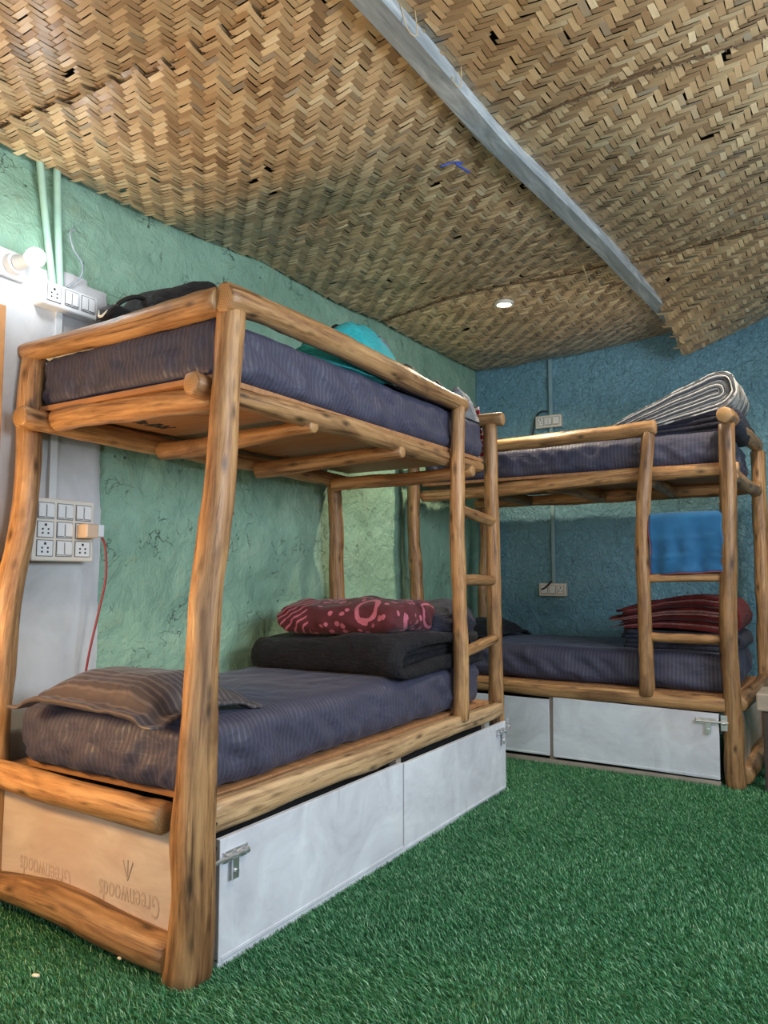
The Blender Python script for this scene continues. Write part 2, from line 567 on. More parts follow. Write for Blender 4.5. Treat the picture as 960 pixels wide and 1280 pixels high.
sheet('sheet', (0.048, 0.048, 0.080), (0.068, 0.068, 0.112), 0, 0.020)
sheet('pillow_sheet', (0.062, 0.052, 0.060), (0.120, 0.104, 0.110), 1, 0.024, 0.40)


def puffy(name, a, b, rough=0.5, sheen=0.04, s=9):
    t = NT(name); t.set(Roughness=max(rough, 0.7), Sheen_Weight=sheen)
    t.b.inputs['Specular IOR Level'].default_value = 0.22
    n1 = t.noise(t.coord('Object'), s, 5, 0.6, 1.5)
    t.base(t.ramp(n1, [(0.35, a), (0.65, b)]))
    n2 = t.noise(t.coord('Object', (1, 1, 2.5)), s * 1.3, 4, 0.6, 2.0)
    t.normal(t.bump(n2, 0.6, 0.03, t.bump(t.noise(t.coord('Object'), 200, 2), 0.1, 0.001)))
    return t.m


puffy('black_quilt', (0.006, 0.006, 0.010), (0.011, 0.011, 0.017))
puffy('navy_quilt', (0.016, 0.018, 0.034), (0.028, 0.030, 0.052))
puffy('black_cloth', (0.006, 0.006, 0.008), (0.012, 0.012, 0.014), 0.6)
puffy('teal_cloth', (0.02, 0.33, 0.36), (0.03, 0.42, 0.45), 0.7)
puffy('grey_cloth', (0.16, 0.17, 0.20), (0.24, 0.25, 0.28), 0.75)
puffy('pale_cloth', (0.62, 0.64, 0.68), (0.72, 0.74, 0.78), 0.8)

# sequinned black fabric
t = NT('speckled_black'); t.set(Roughness=0.5)
vo = t.n('TexVoronoi'); vo.inputs['Scale'].default_value = 130; t.l(t.coord('Object'), vo.inputs['Vector'])
t.base(t.ramp(vo.outputs['Distance'], [(0.12, (0.40, 0.40, 0.44)), (0.22, (0.012, 0.012, 0.014))]))

# blue micro-fibre towel
t = NT('towel'); t.set(Roughness=0.9, Sheen_Weight=0.15)
n1 = t.noise(t.coord('Object'), 7, 4, 0.6); n2 = t.noise(t.coord('Object'), 420, 2)
t.base(t.ramp(n1, [(0.35, (0.008, 0.085, 0.215)), (0.65, (0.013, 0.125, 0.30))])); t.normal(t.bump(n2, 0.5, 0.002))
plain('towel_hem', (0.22, 0.03, 0.06), 0.8)

# maroon plush with pink figures
t = NT('maroon_print'); t.set(Roughness=0.85, Sheen_Weight=0.08)
co = t.coord('Object')
vo = t.n('TexVoronoi', distance='EUCLIDEAN'); vo.inputs['Scale'].default_value = 4.6; t.l(co, vo.inputs['Vector'])
dist = vo.outputs['Distance']
r1 = t.math('SINE', t.math('MULTIPLY', dist, 26.0))
ringm = t.ramp(r1, [(0.62, (0, 0, 0)), (0.72, (1, 1, 1))])
near = t.ramp(dist, [(0.36, (1, 1, 1)), (0.40, (0, 0, 0))])
vo2 = t.n('TexVoronoi'); vo2.inputs['Scale'].default_value = 24; t.l(co, vo2.inputs['Vector'])
dots = t.ramp(vo2.outputs['Distance'], [(0.28, (1, 1, 1)), (0.34, (0, 0, 0))])
sp = t.n('SeparateXYZ'); t.l(t.coord('Object', (1, 1, 1), (0, 0, 0.5)), sp.inputs[0])
nz = t.noise(co, 5, 2)
stp = t.ramp(t.math('SINE', t.math('ADD', t.math('MULTIPLY', t.math('ADD', sp.outputs[1], sp.outputs[2]), 170.0), t.math('MULTIPLY', nz, 5.0))), [(0.60, (0, 0, 0)), (0.72, (1, 1, 1))])
sl = t.n('SeparateXYZ'); t.l(co, sl.inputs[0])
zone = t.ramp(t.math('ADD', sl.outputs[1], t.math('MULTIPLY', t.noise(co, 4, 2), 0.10)), [(0.175, (0, 0, 0)), (0.18, (1, 1, 1))])
pat = t.mix(zone, t.mix(near, dots, ringm), stp)
t.base(t.mix(t.math('MULTIPLY', pat, 0.9), (0.075, 0.007, 0.014), (0.46, 0.12, 0.18)))
t.normal(t.bump(t.noise(co, 150, 3), 0.4, 0.004))
puffy('maroon', (0.085, 0.009, 0.011), (0.15, 0.020, 0.022), 0.85)
puffy('maroon_edge', (0.16, 0.05, 0.05), (0.36, 0.16, 0.15), 0.9, 0.2, 60)
puffy('maroon_dark', (0.030, 0.010, 0.014), (0.05, 0.016, 0.018), 0.9)

# red and white stripes
t = NT('red_stripe'); t.set(Roughness=0.8)
sp = t.n('SeparateXYZ'); t.l(t.coord('Object'), sp.inputs[0])
t.base(t.ramp(t.math('SINE', t.math('MULTIPLY', t.math('ADD', sp.outputs[2], t.math('MULTIPLY', sp.outputs[0], 0.2)), 210.0)), [(0.45, (0.42, 0.025, 0.035)), (0.55, (0.78, 0.72, 0.70))]))

# fleece quilt: pale binding, grey core, leafy grey top
puffy('fleece_white', (0.60, 0.58, 0.57), (0.74, 0.71, 0.70), 0.9, 0.3, 40)
puffy('fleece_grey', (0.055, 0.060, 0.075), (0.095, 0.105, 0.125), 0.9, 0.2, 30)
t = NT('fleece_top'); t.set(Roughness=0.9)
n1 = t.noise(t.coord('Object', (1, 2.2, 1)), 9, 3, 0.5, 1.5)
t.base(t.ramp(n1, [(0.47, (0.58, 0.55, 0.53)), (0.53, (0.13, 0.12, 0.12))]))

plain('white_plastic', (0.74, 0.75, 0.76), 0.3, 0, 0.02)
plain('cream_plastic', (0.72, 0.66, 0.58), 0.35, 0, 0.03)
plain('beige_plastic', (0.62, 0.46, 0.34), 0.4, 0, 0.03)
plain('black_plastic', (0.012, 0.012, 0.012), 0.4)
plain('grey_line', (0.10, 0.10, 0.11), 0.5)
plain('conduit_white', (0.66, 0.68, 0.69), 0.4, 0, 0.06, 8)
plain('conduit_green', (0.36, 0.56, 0.44), 0.45, 0, 0.1, 8)
plain('conduit_blue', (0.24, 0.38, 0.42), 0.5, 0, 0.1, 8)
plain('red_cable', (0.22, 0.02, 0.03), 0.45)
plain('wire', (0.34, 0.37, 0.42), 0.4, 0, 0.2, 60)
plain('steel', (0.72, 0.73, 0.76), 0.28, 0.9, 0.08, 30)
plain('screw', (0.05, 0.045, 0.04), 0.45, 0.7)
plain('straw', (0.55, 0.38, 0.18), 0.6, 0, 0.15, 30)
plain('blue_tie', (0.03, 0.06, 0.30), 0.5)
plain('paper', (0.72, 0.66, 0.50), 0.8, 0, 0.1)
plain('pale_edge', (0.70, 0.70, 0.66), 0.6)
plain('bench_wood', (0.36, 0.30, 0.25), 0.6, 0, 0.15, 12)
plain('bench_dark', (0.05, 0.035, 0.03), 0.6, 0, 0.15, 12)
plain('orange_wood', (0.52, 0.25, 0.09), 0.5, 0, 0.2, 14)

# galvanised beam
t = NT('beam_steel'); t.set(Roughness=0.5, Metallic=0.15)
n1 = t.noise(t.coord('Object', (9, 0.8, 9)), 2.0, 6, 0.68, 1.2); n2 = t.noise(t.coord('Object', (1, 1, 1)), 5.0, 5, 0.7, 0.5)
c = t.ramp(n1, [(0.30, (0.20, 0.215, 0.22)), (0.5, (0.38, 0.40, 0.41)), (0.68, (0.62, 0.64, 0.65))])
c = t.mix(t.ramp(n2, [(0.60, (0, 0, 0)), (0.78, (0.7, 0.7, 0.7))]), c, (0.15, 0.16, 0.17))
t.base(c); t.normal(t.bump(n1, 0.3, 0.004))

# green plaster, with a white limed patch in the room's near corner
t = NT('green_plaster'); t.set(Roughness=0.62)
co = t.coord('Object')
n1 = t.noise(co, 2.2, 5, 0.6, 0.8); n2 = t.noise(co, 14, 6, 0.65, 0.6); n3 = t.noise(co, 5.0, 4, 0.6, 2.0)
c = t.ramp(n1, [(0.3, (0.205, 0.350, 0.250)), (0.55, (0.260, 0.425, 0.312)), (0.75, (0.32, 0.48, 0.35))])
c = t.mix(t.ramp(n3, [(0.58, (0, 0, 0)), (0.72, (0.30, 0.30, 0.30))]), c, (0.33, 0.36, 0.20))
vo = t.n('TexVoronoi', feature='DISTANCE_TO_EDGE'); vo.inputs['Scale'].default_value = 5.5
wv = t.n('VectorMath', operation='ADD'); nv = t.n('TexNoise'); nv.inputs['Scale'].default_value = 4; nv.inputs['Detail'].default_value = 5
t.l(co, nv.inputs['Vector']); t.l(co, wv.inputs[0]); t.l(nv.outputs['Color'], wv.inputs[1]); t.l(wv.outputs[0], vo.inputs['Vector'])
cr = t.ramp(vo.outputs['Distance'], [(0.0, (1, 1, 1)), (0.022, (0, 0, 0))])
gate = t.ramp(t.noise(co, 4.5, 3), [(0.56, (0, 0, 0)), (0.64, (1, 1, 1))])
crack = t.math('MULTIPLY', cr, gate)
pv = t.n('TexVoronoi'); pv.inputs['Scale'].default_value = 26; t.l(co, pv.inputs['Vector'])
pit = t.ramp(pv.outputs['Distance'], [(0.10, (1, 1, 1)), (0.20, (0, 0, 0))])
pit = t.math('MULTIPLY', pit, t.ramp(t.noise(co, 7, 2), [(0.60, (0, 0, 0)), (0.66, (1, 1, 1))]))
hole = t.math('MAXIMUM', crack, pit)
c = t.mix(t.math('MULTIPLY', hole, 0.8), c, (0.05, 0.075, 0.05))
t.base(c)
nb = t.bump(n2, 0.7, 0.024)
nb = t.bump(t.math('MULTIPLY', hole, -1.0), 0.7, 0.01, nb)
t.normal(t.bump(n3, 0.5, 0.03, nb))

t = NT('white_lime'); t.set(Roughness=0.6)
co = t.coord('Object')
n1 = t.noise(co, 3.0, 6, 0.65, 0.8); n2 = t.noise(co, 45, 4, 0.6)
t.base(t.ramp(n1, [(0.3, (0.45, 0.45, 0.45)), (0.7, (0.63, 0.63, 0.64))]))
t.normal(t.bump(n2, 0.35, 0.004, t.bump(n1, 0.3, 0.01)))

# blue spatter plaster
t = NT('blue_stucco'); t.set(Roughness=0.6)
co = t.coord('Object')
n1 = t.noise(co, 1.6, 4, 0.6, 0.5); n2 = t.noise(co, 34, 4, 0.62, 0.9); n3 = t.noise(co, 90, 3, 0.6)
c = t.ramp(n1, [(0.3, (0.175, 0.365, 0.455)), (0.7, (0.23, 0.44, 0.54))])
c = t.mix(t.ramp(n2, [(0.28, (0.55, 0.55, 0.55)), (0.42, (0, 0, 0))]), c, (0.05, 0.11, 0.14))
t.base(c); t.normal(t.bump(n3, 0.3, 0.005, t.bump(n2, 1.0, 0.035)))

plain('plain_wall', (0.52, 0.58, 0.55), 0.7, 0, 0.06, 3)
plain('shade_black', (0.010, 0.009, 0.008), 0.9)  # near-black colour standing in for the shade behind gaps

# woven bamboo
t = NT('bamboo')
isl = t.n('NewGeometry').outputs['Random Per Island']
c = t.ramp(isl, [(0.0, (0.22, 0.125, 0.058)), (0.07, (0.36, 0.215, 0.105)), (0.40, (0.50, 0.325, 0.165)), (0.75, (0.60, 0.415, 0.22)), (0.93, (0.68, 0.50, 0.28)), (1.0, (0.76, 0.60, 0.37))])
at = t.coord(attr='grain', scale=(1, 1, 1))
mp = t.n('Mapping'); mp.inputs['Scale'].default_value = (14, 420, 0); t.l(t.n('Attribute', attribute_name='grain').outputs['Vector'], mp.inputs['Vector'])
g = t.noise(mp.outputs[0], 1, 4, 0.6, 0.3)
c = t.mix(t.ramp(g, [(0.3, (0.40, 0.40, 0.40)), (0.60, (0, 0, 0))]), c, (0.28, 0.17, 0.08))
big = t.noise(t.coord('Object'), 1.4, 3)
c = t.mix(t.ramp(big, [(0.45, (0, 0, 0)), (0.75, (0.4, 0.4, 0.4))]), c, (0.36, 0.26, 0.15))
wh = t.ramp(t.math('FRACT', t.math('MULTIPLY', isl, 71.3)), [(0.955, (0, 0, 0)), (0.965, (0.6, 0.6, 0.6))])
c = t.mix(wh, c, (0.22, 0.19, 0.15))
sz_ = t.n('SeparateXYZ'); t.l(t.n('Attribute', attribute_name='grain').outputs['Vector'], sz_.inputs[0])
hv = t.n('HueSaturation'); t.l(c, hv.inputs['Color']); t.l(t.math('MULTIPLY_ADD', sz_.outputs[2], 0.36, 0.90), hv.inputs['Value']); hv.inputs['Saturation'].default_value = 0.98  # value raised by strip direction, standing in for bamboo sheen
t.base(hv.outputs[0]); t.set(Roughness=0.34)
t.b.inputs['Specular IOR Level'].default_value = 0.6
t.normal(t.bump(g, 0.25, 0.002))

# artificial turf
t = NT('turf_blade')
isl = t.n('NewGeometry').outputs['Random Per Island']
c = t.ramp(isl, [(0.0, (0.020, 0.125, 0.045)), (0.5, (0.045, 0.215, 0.085)), (0.82, (0.085, 0.31, 0.135)), (1.0, (0.34, 0.58, 0.36))])
t.base(c); t.set(Roughness=0.42)
plain('turf_mat', (0.012, 0.075, 0.026), 0.9, 0, 0.2, 60)

def glow(name, col, strength):
    t = NT(name)
    t.b.inputs['Emission Color'].default_value = (*col, 1); t.b.inputs['Emission Strength'].default_value = strength
    t.set(Base_Color=(0.9, 0.9, 0.9, 1))
    return t.m
glow('bulb_glass', (0.95, 0.98, 1.0), 8)
glow('downlight_glass', (1.0, 0.86, 0.66), 7)

# ------------------------------------------------------------------ the room
XW, YB, XR, YF = -2.46, 5.40, 1.62, -1.45


def struct(o):
    o['kind'] = 'structure'; return o


struct(boxes('floor', [(((XW + XR) / 2, (YB + YF) / 2, -0.06), (XR - XW + 0.5, YB - YF + 0.5, 0.12))], M['turf_mat'], bev=0))


def wall_mesh(name, n0, n1, fn, mats, mi_fn=None, back=0.12, axis=0, sign=-1):
    a = np.linspace(0, 1, n0); b = np.linspace(0, 1, n1)
    A, B = np.meshgrid(a, b, indexing='ij')
    P = fn(A.ravel(), B.ravel())
    N = n0 * n1
    Q = P.copy(); Q[:, axis] = P[:, axis] * 0 + (XW if axis == 0 else YB) + sign * back
    V = np.concatenate([P, Q]); F = []; mi = []
    for i in range(n0 - 1):
        for j in range(n1 - 1):
            k = i * n1 + j
            F.append((k, k + n1, k + n1 + 1, k + 1))
            mi.append(mi_fn(V[k]) if mi_fn else 0)
    F.append((N, N + n1 - 1, N + N - 1, N + N - n1)); mi.append(0)
    ring = [i * n1 for i in range(n0)] + [(n0 - 1) * n1 + j for j in range(1, n1)] + [i * n1 + n1 - 1 for i in range(n0 - 2, -1, -1)] + [j for j in range(n1 - 2, 0, -1)]
    for p, q in zip(ring, ring[1:] + ring[:1]):
        F.append((p, q, N + q, N + p)); mi.append(0)
    return mesh(name, V, F, None, None, True, None, mats, mi, fix=True)


PATCH_Y, PATCH_Z = 1.885, 2.165


def left_fn(a, b):
    y = YF + a * (YB - YF); z = b * 2.95
    p = np.c_[y, z, y * 0]
    d = 0.030 * fbm(p * 1.3, 3, 3) + 0.016 * fbm(p * 6, 4, 11) + 0.008 * np.clip(fbm(p * 17, 3, 5), 0, 1)
    edge = PATCH_Y - 0.012 * fbm(p * 7, 2, 2); top = PATCH_Z + 0.012 * fbm(p * 7 + 9, 2, 2)
    inp = (y < edge) & (z < top)
    d = np.where(inp, 0.004 * fbm(p * 8, 3, 8) + 0.006, d - 0.006)
    return np.c_[XW + d, y, z]


def left_mi(v):
    e = PATCH_Y; tp = PATCH_Z
    p = np.array([[v[1], v[2], 0.0]])
    return 1 if (v[1] < e - 0.012 * fbm(p * 7, 2, 2)[0] and v[2] < tp + 0.012 * fbm(p * 7 + 9, 2, 2)[0]) else 0


struct(wall_mesh('wall_left', 300, 140, left_fn, [M['green_plaster'], M['white_lime']], left_mi))


def back_fn(a, b):
    x = XW - 0.1 + a * (XR - XW + 0.2); z = b * 2.95
    p = np.c_[x, z, x * 0]
    d = 0.014 * fbm(p * 1.5, 3, 21) + 0.011 * fbm(p * 14, 4, 22)
    return np.c_[x, YB - d, z]


struct(wall_mesh('wall_back', 260, 180, back_fn, [M['blue_stucco']], None, 0.12, 1, 1))
# right wall with an assumed window opening, front wall with an assumed doorway
wr = boxes('wall_right', [((XR + 0.06, -0.42, 1.475), (0.12, 2.06, 2.95)), ((XR + 0.06, 4.17, 1.475), (0.12, 2.5, 2.95)),
                          ((XR + 0.06, 1.76, 0.70), (0.12, 2.34, 1.40)), ((XR + 0.06, 1.76, 2.725), (0.12, 2.34, 0.45))], M['plain_wall'], bev=0)
struct(wr)
struct(boxes('wall_front', [((-1.86, YF - 0.06, 1.475), (1.28, 0.12, 2.95)), ((0.98, YF - 0.06, 1.475), (1.28, 0.12, 2.95)), ((-0.44, YF - 0.06, 2.58), (1.56, 0.12, 0.75))], M['plain_wall'], bev=0))
struct(boxes('assumed_window_1', [((XR + 0.05, 0.62, 1.95), (0.07, 0.06, 1.1)), ((XR + 0.05, 2.90, 1.95), (0.07, 0.06, 1.1)), ((XR + 0.05, 1.76, 1.95), (0.05, 0.04, 1.1)),
                          ((XR + 0.05, 1.76, 1.43), (0.07, 2.34, 0.06)), ((XR + 0.05, 1.76, 2.47), (0.07, 2.34, 0.06))], M['orange_wood'], bev=0.004))  # unseen window frame, assumed around the daylight opening
# wooden door frame on the green wall, at the very edge of the frame
struct(boxes('door_1', [((XW + 0.020, 1.420, 0.985), (0.04, 0.07, 1.97)), ((XW + 0.035, 0.62, 1.0), (0.07, 0.07, 2.0)), ((XW + 0.020, 1.02, 1.935), (0.04, 0.74, 0.07)), ((XW + 0.025, 1.03, 1.0), (0.03, 0.74, 2.0))], M['orange_wood'], bev=0.004))

# ceiling: slab over woven bamboo mats, near-black to paint the shade in their gaps
ceil = struct(boxes('ceiling', [(((XW + XR) / 2, (YB + YF) / 2, 2.90), (XR - XW + 0.5, YB - YF + 0.5, 0.10))], M['shade_black'], bev=0))


BEAM = [(-1.000, -1.4, 2.40), (-1.005, 0.3, 2.49), (-1.018, 1.5, 2.555), (-1.030, 2.4, 2.603), (-0.965, 3.7, 2.650), (-0.912, 4.9, 2.672), (-0.892, 5.40, 2.680)]   # middle of the underside


def beam_at(y):
    ys = [b[1] for b in BEAM]
    return np.interp(y, ys, [b[0] for b in BEAM]), np.interp(y, ys, [b[2] for b in BEAM])


def zl(x, y):
    zw = np.interp(y, [-1.5, 0.3, 1.49, 2.82, 5.4], [2.40, 2.48, 2.553, 2.622, 2.676])
    bx, bz = beam_at(y)
    s = np.clip((x - XW) / (bx - XW), 0, 1)
    z = zw * (1 - s) + (bz + 0.055) * s
    z = z + 0.03 * np.sin(PI * s) * np.sin(y * 2.1 + 0.4)
    # each mat billows between its seams
    for y0, y1 in ((0.1, 1.42), (1.42, 2.55), (2.55, 3.92), (3.92, 5.4)):
        m = (y >= y0) & (y < y1)
        tt = np.clip((y - y0) / (y1 - y0), 0, 1)
        z = z - m * (0.060 * np.sin(PI * tt) ** 0.8) * np.sin(PI * np.clip(s * 0.85 + 0.1, 0, 1))
    return z + 0.010 * vnoise(np.c_[x * 3.2, y * 3.2, x * 0], 31)


def zr(x, y):
    bx, bz = beam_at(y)
    s = np.clip((x - bx) / 1.2, 0, 3)
    z = bz + 0.045 + 0.03 * s + 0.02 * np.sin(y * 2.3) * np.minimum(s * 2, 1)
    for y0, y1 in ((0.0, 1.2), (1.2, 2.42), (2.42, 3.96), (3.96, 5.22)):
        m = (y >= y0) & (y < y1)
        z = z - m * 0.04 * np.sin(PI * np.clip((y - y0) / (y1 - y0), 0, 1)) ** 0.8 * np.clip(s * 3, 0, 1)
    dr = np.clip((y - 4.35) / 0.85, 0, 1) ** 1.6
    z = z - dr * 0.21 * np.clip(1 - (x - bx - 0.06) / 0.62, 0, 1)
    return z + 0.008 * vnoise(np.c_[x * 3.2, y * 3.2, x * 0], 32)


def woven_mat(name, zf, inside, bounds, wd=0.0192, nfl=3, seed=0, lift=0.0):
    """twill of split bamboo: every visible float is an arched strip that dips under its neighbours at both ends"""
    r = np.random.default_rng(seed)
    x0, x1, y0, y1 = bounds
    V = []; F = []; G = []
    per = 2 * nfl
    ns = 7
    i0, i1 = int(x0 / wd) - 2, int(x1 / wd) + 2
    j0, j1 = int(y0 / wd) - 2, int(y1 / wd) + 2
    sheen_x = zf is zl  # sheen put into the colour: paler x strips here, y strips on right mats
    def piece(cx, cy, along_x):
        if not inside(cx, cy): return
        if r.random() < 0.004: return
        half = wd * (nfl / 2 + 0.50) * r.uniform(0.94, 1.06); hw = wd * 0.5 * r.uniform(0.86, 0.99)
        ang = r.normal(0, 0.025); tilt = r.normal(0, 0.055); off = r.normal(0, 0.0012); sag = r.uniform(0.8, 1.5)
        base = len(V)
        for k in range(ns):
            tt = -1 + 2 * k / (ns - 1)
            a = tt * half
            up = -0.0014 * sag * (1 - 2.2 * abs(tt) ** 5)       # middle hangs lowest, ends tuck up
            for sgn in (-1, 1):
                b = sgn * hw + a * ang + off
                px, py = (cx + a, cy + b) if along_x else (cx + b, cy + a)
                V.append((px, py, up + sgn * hw * tilt))
                G.append((a + base * 0.37, sgn * hw + base * 0.013, (1.0 if along_x else 0.0) if sheen_x else (0.0 if along_x else 1.0)))
        for k in range(ns - 1):
            q = base + 2 * k
            F.append((q, q + 1, q + 3, q + 2) if along_x else (q, q + 2, q + 3, q + 1))
    for i in range(i0, i1 + 1):
        for m in range((i + j0) // per - 1, (i + j1) // per + 2):
            # warp float: cells j with (i+j) mod per in 0..nfl-1
            js = m * per - i
            piece((i + 0.5) * wd, (js + nfl / 2) * wd, False)
    for j in range(j0, j1 + 1):
        for m in range((j + i0) // per - 1, (j + i1) // per + 2):
            is_ = m * per + nfl - j
            piece((is_ + nfl / 2) * wd, (j + 0.5) * wd, True)
    V = np.array(V)
    V[:, 2] += zf(V[:, 0], V[:, 1]) + lift
    return mesh(name, V, F, M['bamboo'], ceil, False, None, None, None, np.array(G), fix=False)


def seam(k, x):
    return {1: 1.42 + 0.06 * np.sin(x * 3.2), 2: 2.58 + 0.11 * np.sin((x + 1.55) * 2.4 + PI), 3: 3.92 + 0.05 * np.sin(x * 4)}[k]


def seam_r(k, x):
    return {1: 1.20 + 0.03 * np.sin(x * 5), 2: 2.40 + 0.05 * np.sin(x * 4 + 0.5), 3: 3.95 + 0.03 * np.sin(x * 6)}[k]


def lmat(a, b):
    def f(x, y):
        bx, _ = beam_at(y)
        lo = seam(a, x) if a else 0.15; hi = seam(b, x) if b else 5.37
        return XW + 0.02 < x < bx + 0.02 and lo - 0.012 < y < hi + 0.012
    return f


def rmat(a, b):
    def f(x, y):
        bx, _ = beam_at(y)
        lo = seam_r(a, x) if a else 0.15; hi = seam_r(b, x) if b else 5.20
        return bx + 0.012 < x < 1.0 and lo - 0.012 < y < hi + 0.012
    return f


woven_mat('woven_mat', zl, lmat(0, 1), (XW, -0.9, 0.15, 1.6), seed=1)
woven_mat('woven_mat', zl, lmat(1, 2), (XW, -0.9, 1.2, 2.8), seed=2, lift=-0.012)
woven_mat('woven_mat', zl, lmat(2, 3), (XW, -0.9, 2.3, 4.1), seed=3)
woven_mat('woven_mat', zl, lmat(3, 0), (XW, -0.8, 3.7, 5.4), seed=4, lift=-0.004)
woven_mat('woven_mat', zr, rmat(0, 1), (-1.1, 1.0, 0.15, 1.4), 0.0222, 3, seed=5)
woven_mat('woven_mat', zr, rmat(1, 2), (-1.1, 1.0, 1.0, 2.6), 0.0222, 3, seed=6, lift=-0.005)
woven_mat('woven_mat', zr, rmat(2, 3), (-1.1, 1.0, 2.2, 4.1), 0.0222, 3, seed=7)
woven_mat('woven_mat', zr, rmat(3, 0), (-1.1, 1.0, 3.8, 5.3), 0.0222, 3, seed=8, lift=-0.004)


def stitching(zf, sf, k, xa, xb, seed):
    """coarse lacing along a seam: one cane with short wraps"""
    r = np.random.default_rng(seed)
    xs = np.arange(xa, xb, 0.022)
    V = []; F = []
    def bar(p, q, rad):
        p = np.array(p); q = np.array(q); d = (q - p) / np.linalg.norm(q - p)
        a = np.cross(d, [0, 0, 1.0]); a /= max(1e-6, np.linalg.norm(a)); b = np.cross(d, a)
        base = len(V)
        for c in (p, q):
            for th in np.linspace(0, 2 * PI, 5, endpoint=False):
                V.append(c + rad * (a * math.cos(th) + b * math.sin(th)))
        for t_ in range(5):
            F.append((base + t_, base + (t_ + 1) % 5, base + 5 + (t_ + 1) % 5, base + 5 + t_))
    for x in xs:
        y = float(sf(k, x)) + r.uniform(-0.004, 0.004); z = float(zf(np.array([x]), np.array([y]))[0]) - 0.008
        y2 = float(sf(k, x + 0.022)); z2 = float(zf(np.array([x + 0.022]), np.array([y2]))[0]) - 0.008
        bar((x, y, z), (x + 0.022, y2, z2), 0.0042)
        if r.random() < 0.75:
            bar((x, y - 0.016, z + 0.003), (x + r.uniform(0.0, 0.012), y + 0.016, z + 0.001), 0.0022)
    return mesh('seam_cane', V, F, M['seam'], ceil, True)


plain('seam', (0.12, 0.07, 0.035), 0.6, 0, 0.3, 40)
stitching(zl, seam, 1, XW + 0.03, -1.03, 1)
stitching(zl, seam, 2, XW + 0.03, -1.03, 2)
stitching(zl, seam, 3, XW + 0.03, -0.98, 3)
stitching(zr, seam_r, 2, -0.96, 0.9, 5)
stitching(zr, seam_r, 3, -0.93, 0.9, 6)

# the beam: a square galvanised section
def beam():
    n = 60
    ys = np.linspace(-1.4, YB + 0.05, n)
    V = []; F = []
    hw = 0.042
    prof = [(-hw, 0.10), (-hw, 0.006), (-hw + 0.006, 0), (hw - 0.008, 0), (hw, 0.008), (hw, 0.10)]
    for i, y in enumerate(ys):
        bx, bz = beam_at(y)
        wx = 0.004 * vnoise(np.array([[y * 1.5, 0, 0]]), 4)[0]
        for px, pz in prof:
            V.append((bx + px + wx, y, bz + pz))
    m = len(prof)
    for i in range(n - 1):
        for j in range(m):
            k = (j + 1) % m
            F.append((i * m + j, i * m + k, (i + 1) * m + k, (i + 1) * m + j))
    F.append(tuple(range(m))); F.append(tuple((n - 1) * m + j for j in range(m)))
    o = mesh('ceiling_beam', V, F, M['beam_steel'], None, False)
    return struct(o)
beam()

# turf
def turf(name, n, region, seed):
    r = np.random.default_rng(seed)
    P = r.uniform(0, 1, (n, 2)) * [region[1] - region[0], region[3] - region[2]] + [region[0], region[2]]
    def inbed(p):
        b1 = (p[:, 0] < -1.535) & (p[:, 1] > 1.56) & (p[:, 1] < 3.50)
        b2 = (p[:, 0] < -0.53) & (p[:, 1] > 4.17)
        return b1 | b2 | (p[:, 0] < XW + 0.03) | (p[:, 1] > YB - 0.02)
    P = P[~inbed(P)]
    # keep what could be looked at from around the camera
    keep = (P[:, 1] > 0.6) & (P[:, 0] < 0.15 + 0.36 * P[:, 1])
    P = P[keep]; n = len(P)
    hgt = r.uniform(0.007, 0.017, n) * (1 + 0.2 * vnoise(np.c_[P * 2.5, P[:, 0] * 0], 9))
    wd = r.uniform(0.0008, 0.0014, n)
    az = r.uniform(0, 2 * PI, n)
    lean = 0.9 * vnoise(np.c_[P * 4, P[:, 0] * 0], 5)
    dr = np.c_[np.cos(az), np.sin(az)]; sd = np.c_[-dr[:, 1], dr[:, 0]]
    bend = r.uniform(0.15, 1.0, n)
    wind = np.c_[np.full(n, -0.25), np.full(n, -0.35)] * (1 + lean)[:, None]
    tip = P + (dr * bend[:, None] + wind) * hgt[:, None]
    mid = P + (dr * bend[:, None] + wind) * hgt[:, None] * 0.35
    V = np.zeros((n, 5, 3))
    V[:, 0, :2] = P - sd * wd[:, None]; V[:, 1, :2] = P + sd * wd[:, None]
    V[:, 2, :2] = mid + sd * wd[:, None] * 0.9; V[:, 3, :2] = mid - sd * wd[:, None] * 0.9
    V[:, 2, 2] = V[:, 3, 2] = hgt * 0.62
    V[:, 4, :2] = tip; V[:, 4, 2] = hgt
    me = bpy.data.meshes.new(name)
    me.vertices.add(n * 5); me.vertices.foreach_set('co', V.ravel())
    b = (np.arange(n) * 5)[:, None]
    loops = (b + np.array([[0, 1, 2, 3, 3, 2, 4]])).ravel().astype(np.int32)
    me.loops.add(n * 7); me.loops.foreach_set('vertex_index', loops)
    me.polygons.add(n * 2)
    ls = ((np.arange(n) * 7)[:, None] + np.array([[0, 4]])).ravel().astype(np.int32)
    me.polygons.foreach_set('loop_start', ls)
    me.update(calc_edges=True); me.validate()
    return finish(name, me, M['turf_blade'], None, False)


tf = turf('artificial_grass', 900000, (-2.45, 1.5, 0.6, 5.4), 3)
tag(tf, 'short green artificial grass covering the whole floor', 'grass', kind='stuff')

# ------------------------------------------------------------------ bunk beds
LOGS = [M['log'], M['end_grain']]
SPLIT = [M['log_split'], M['end_grain']]


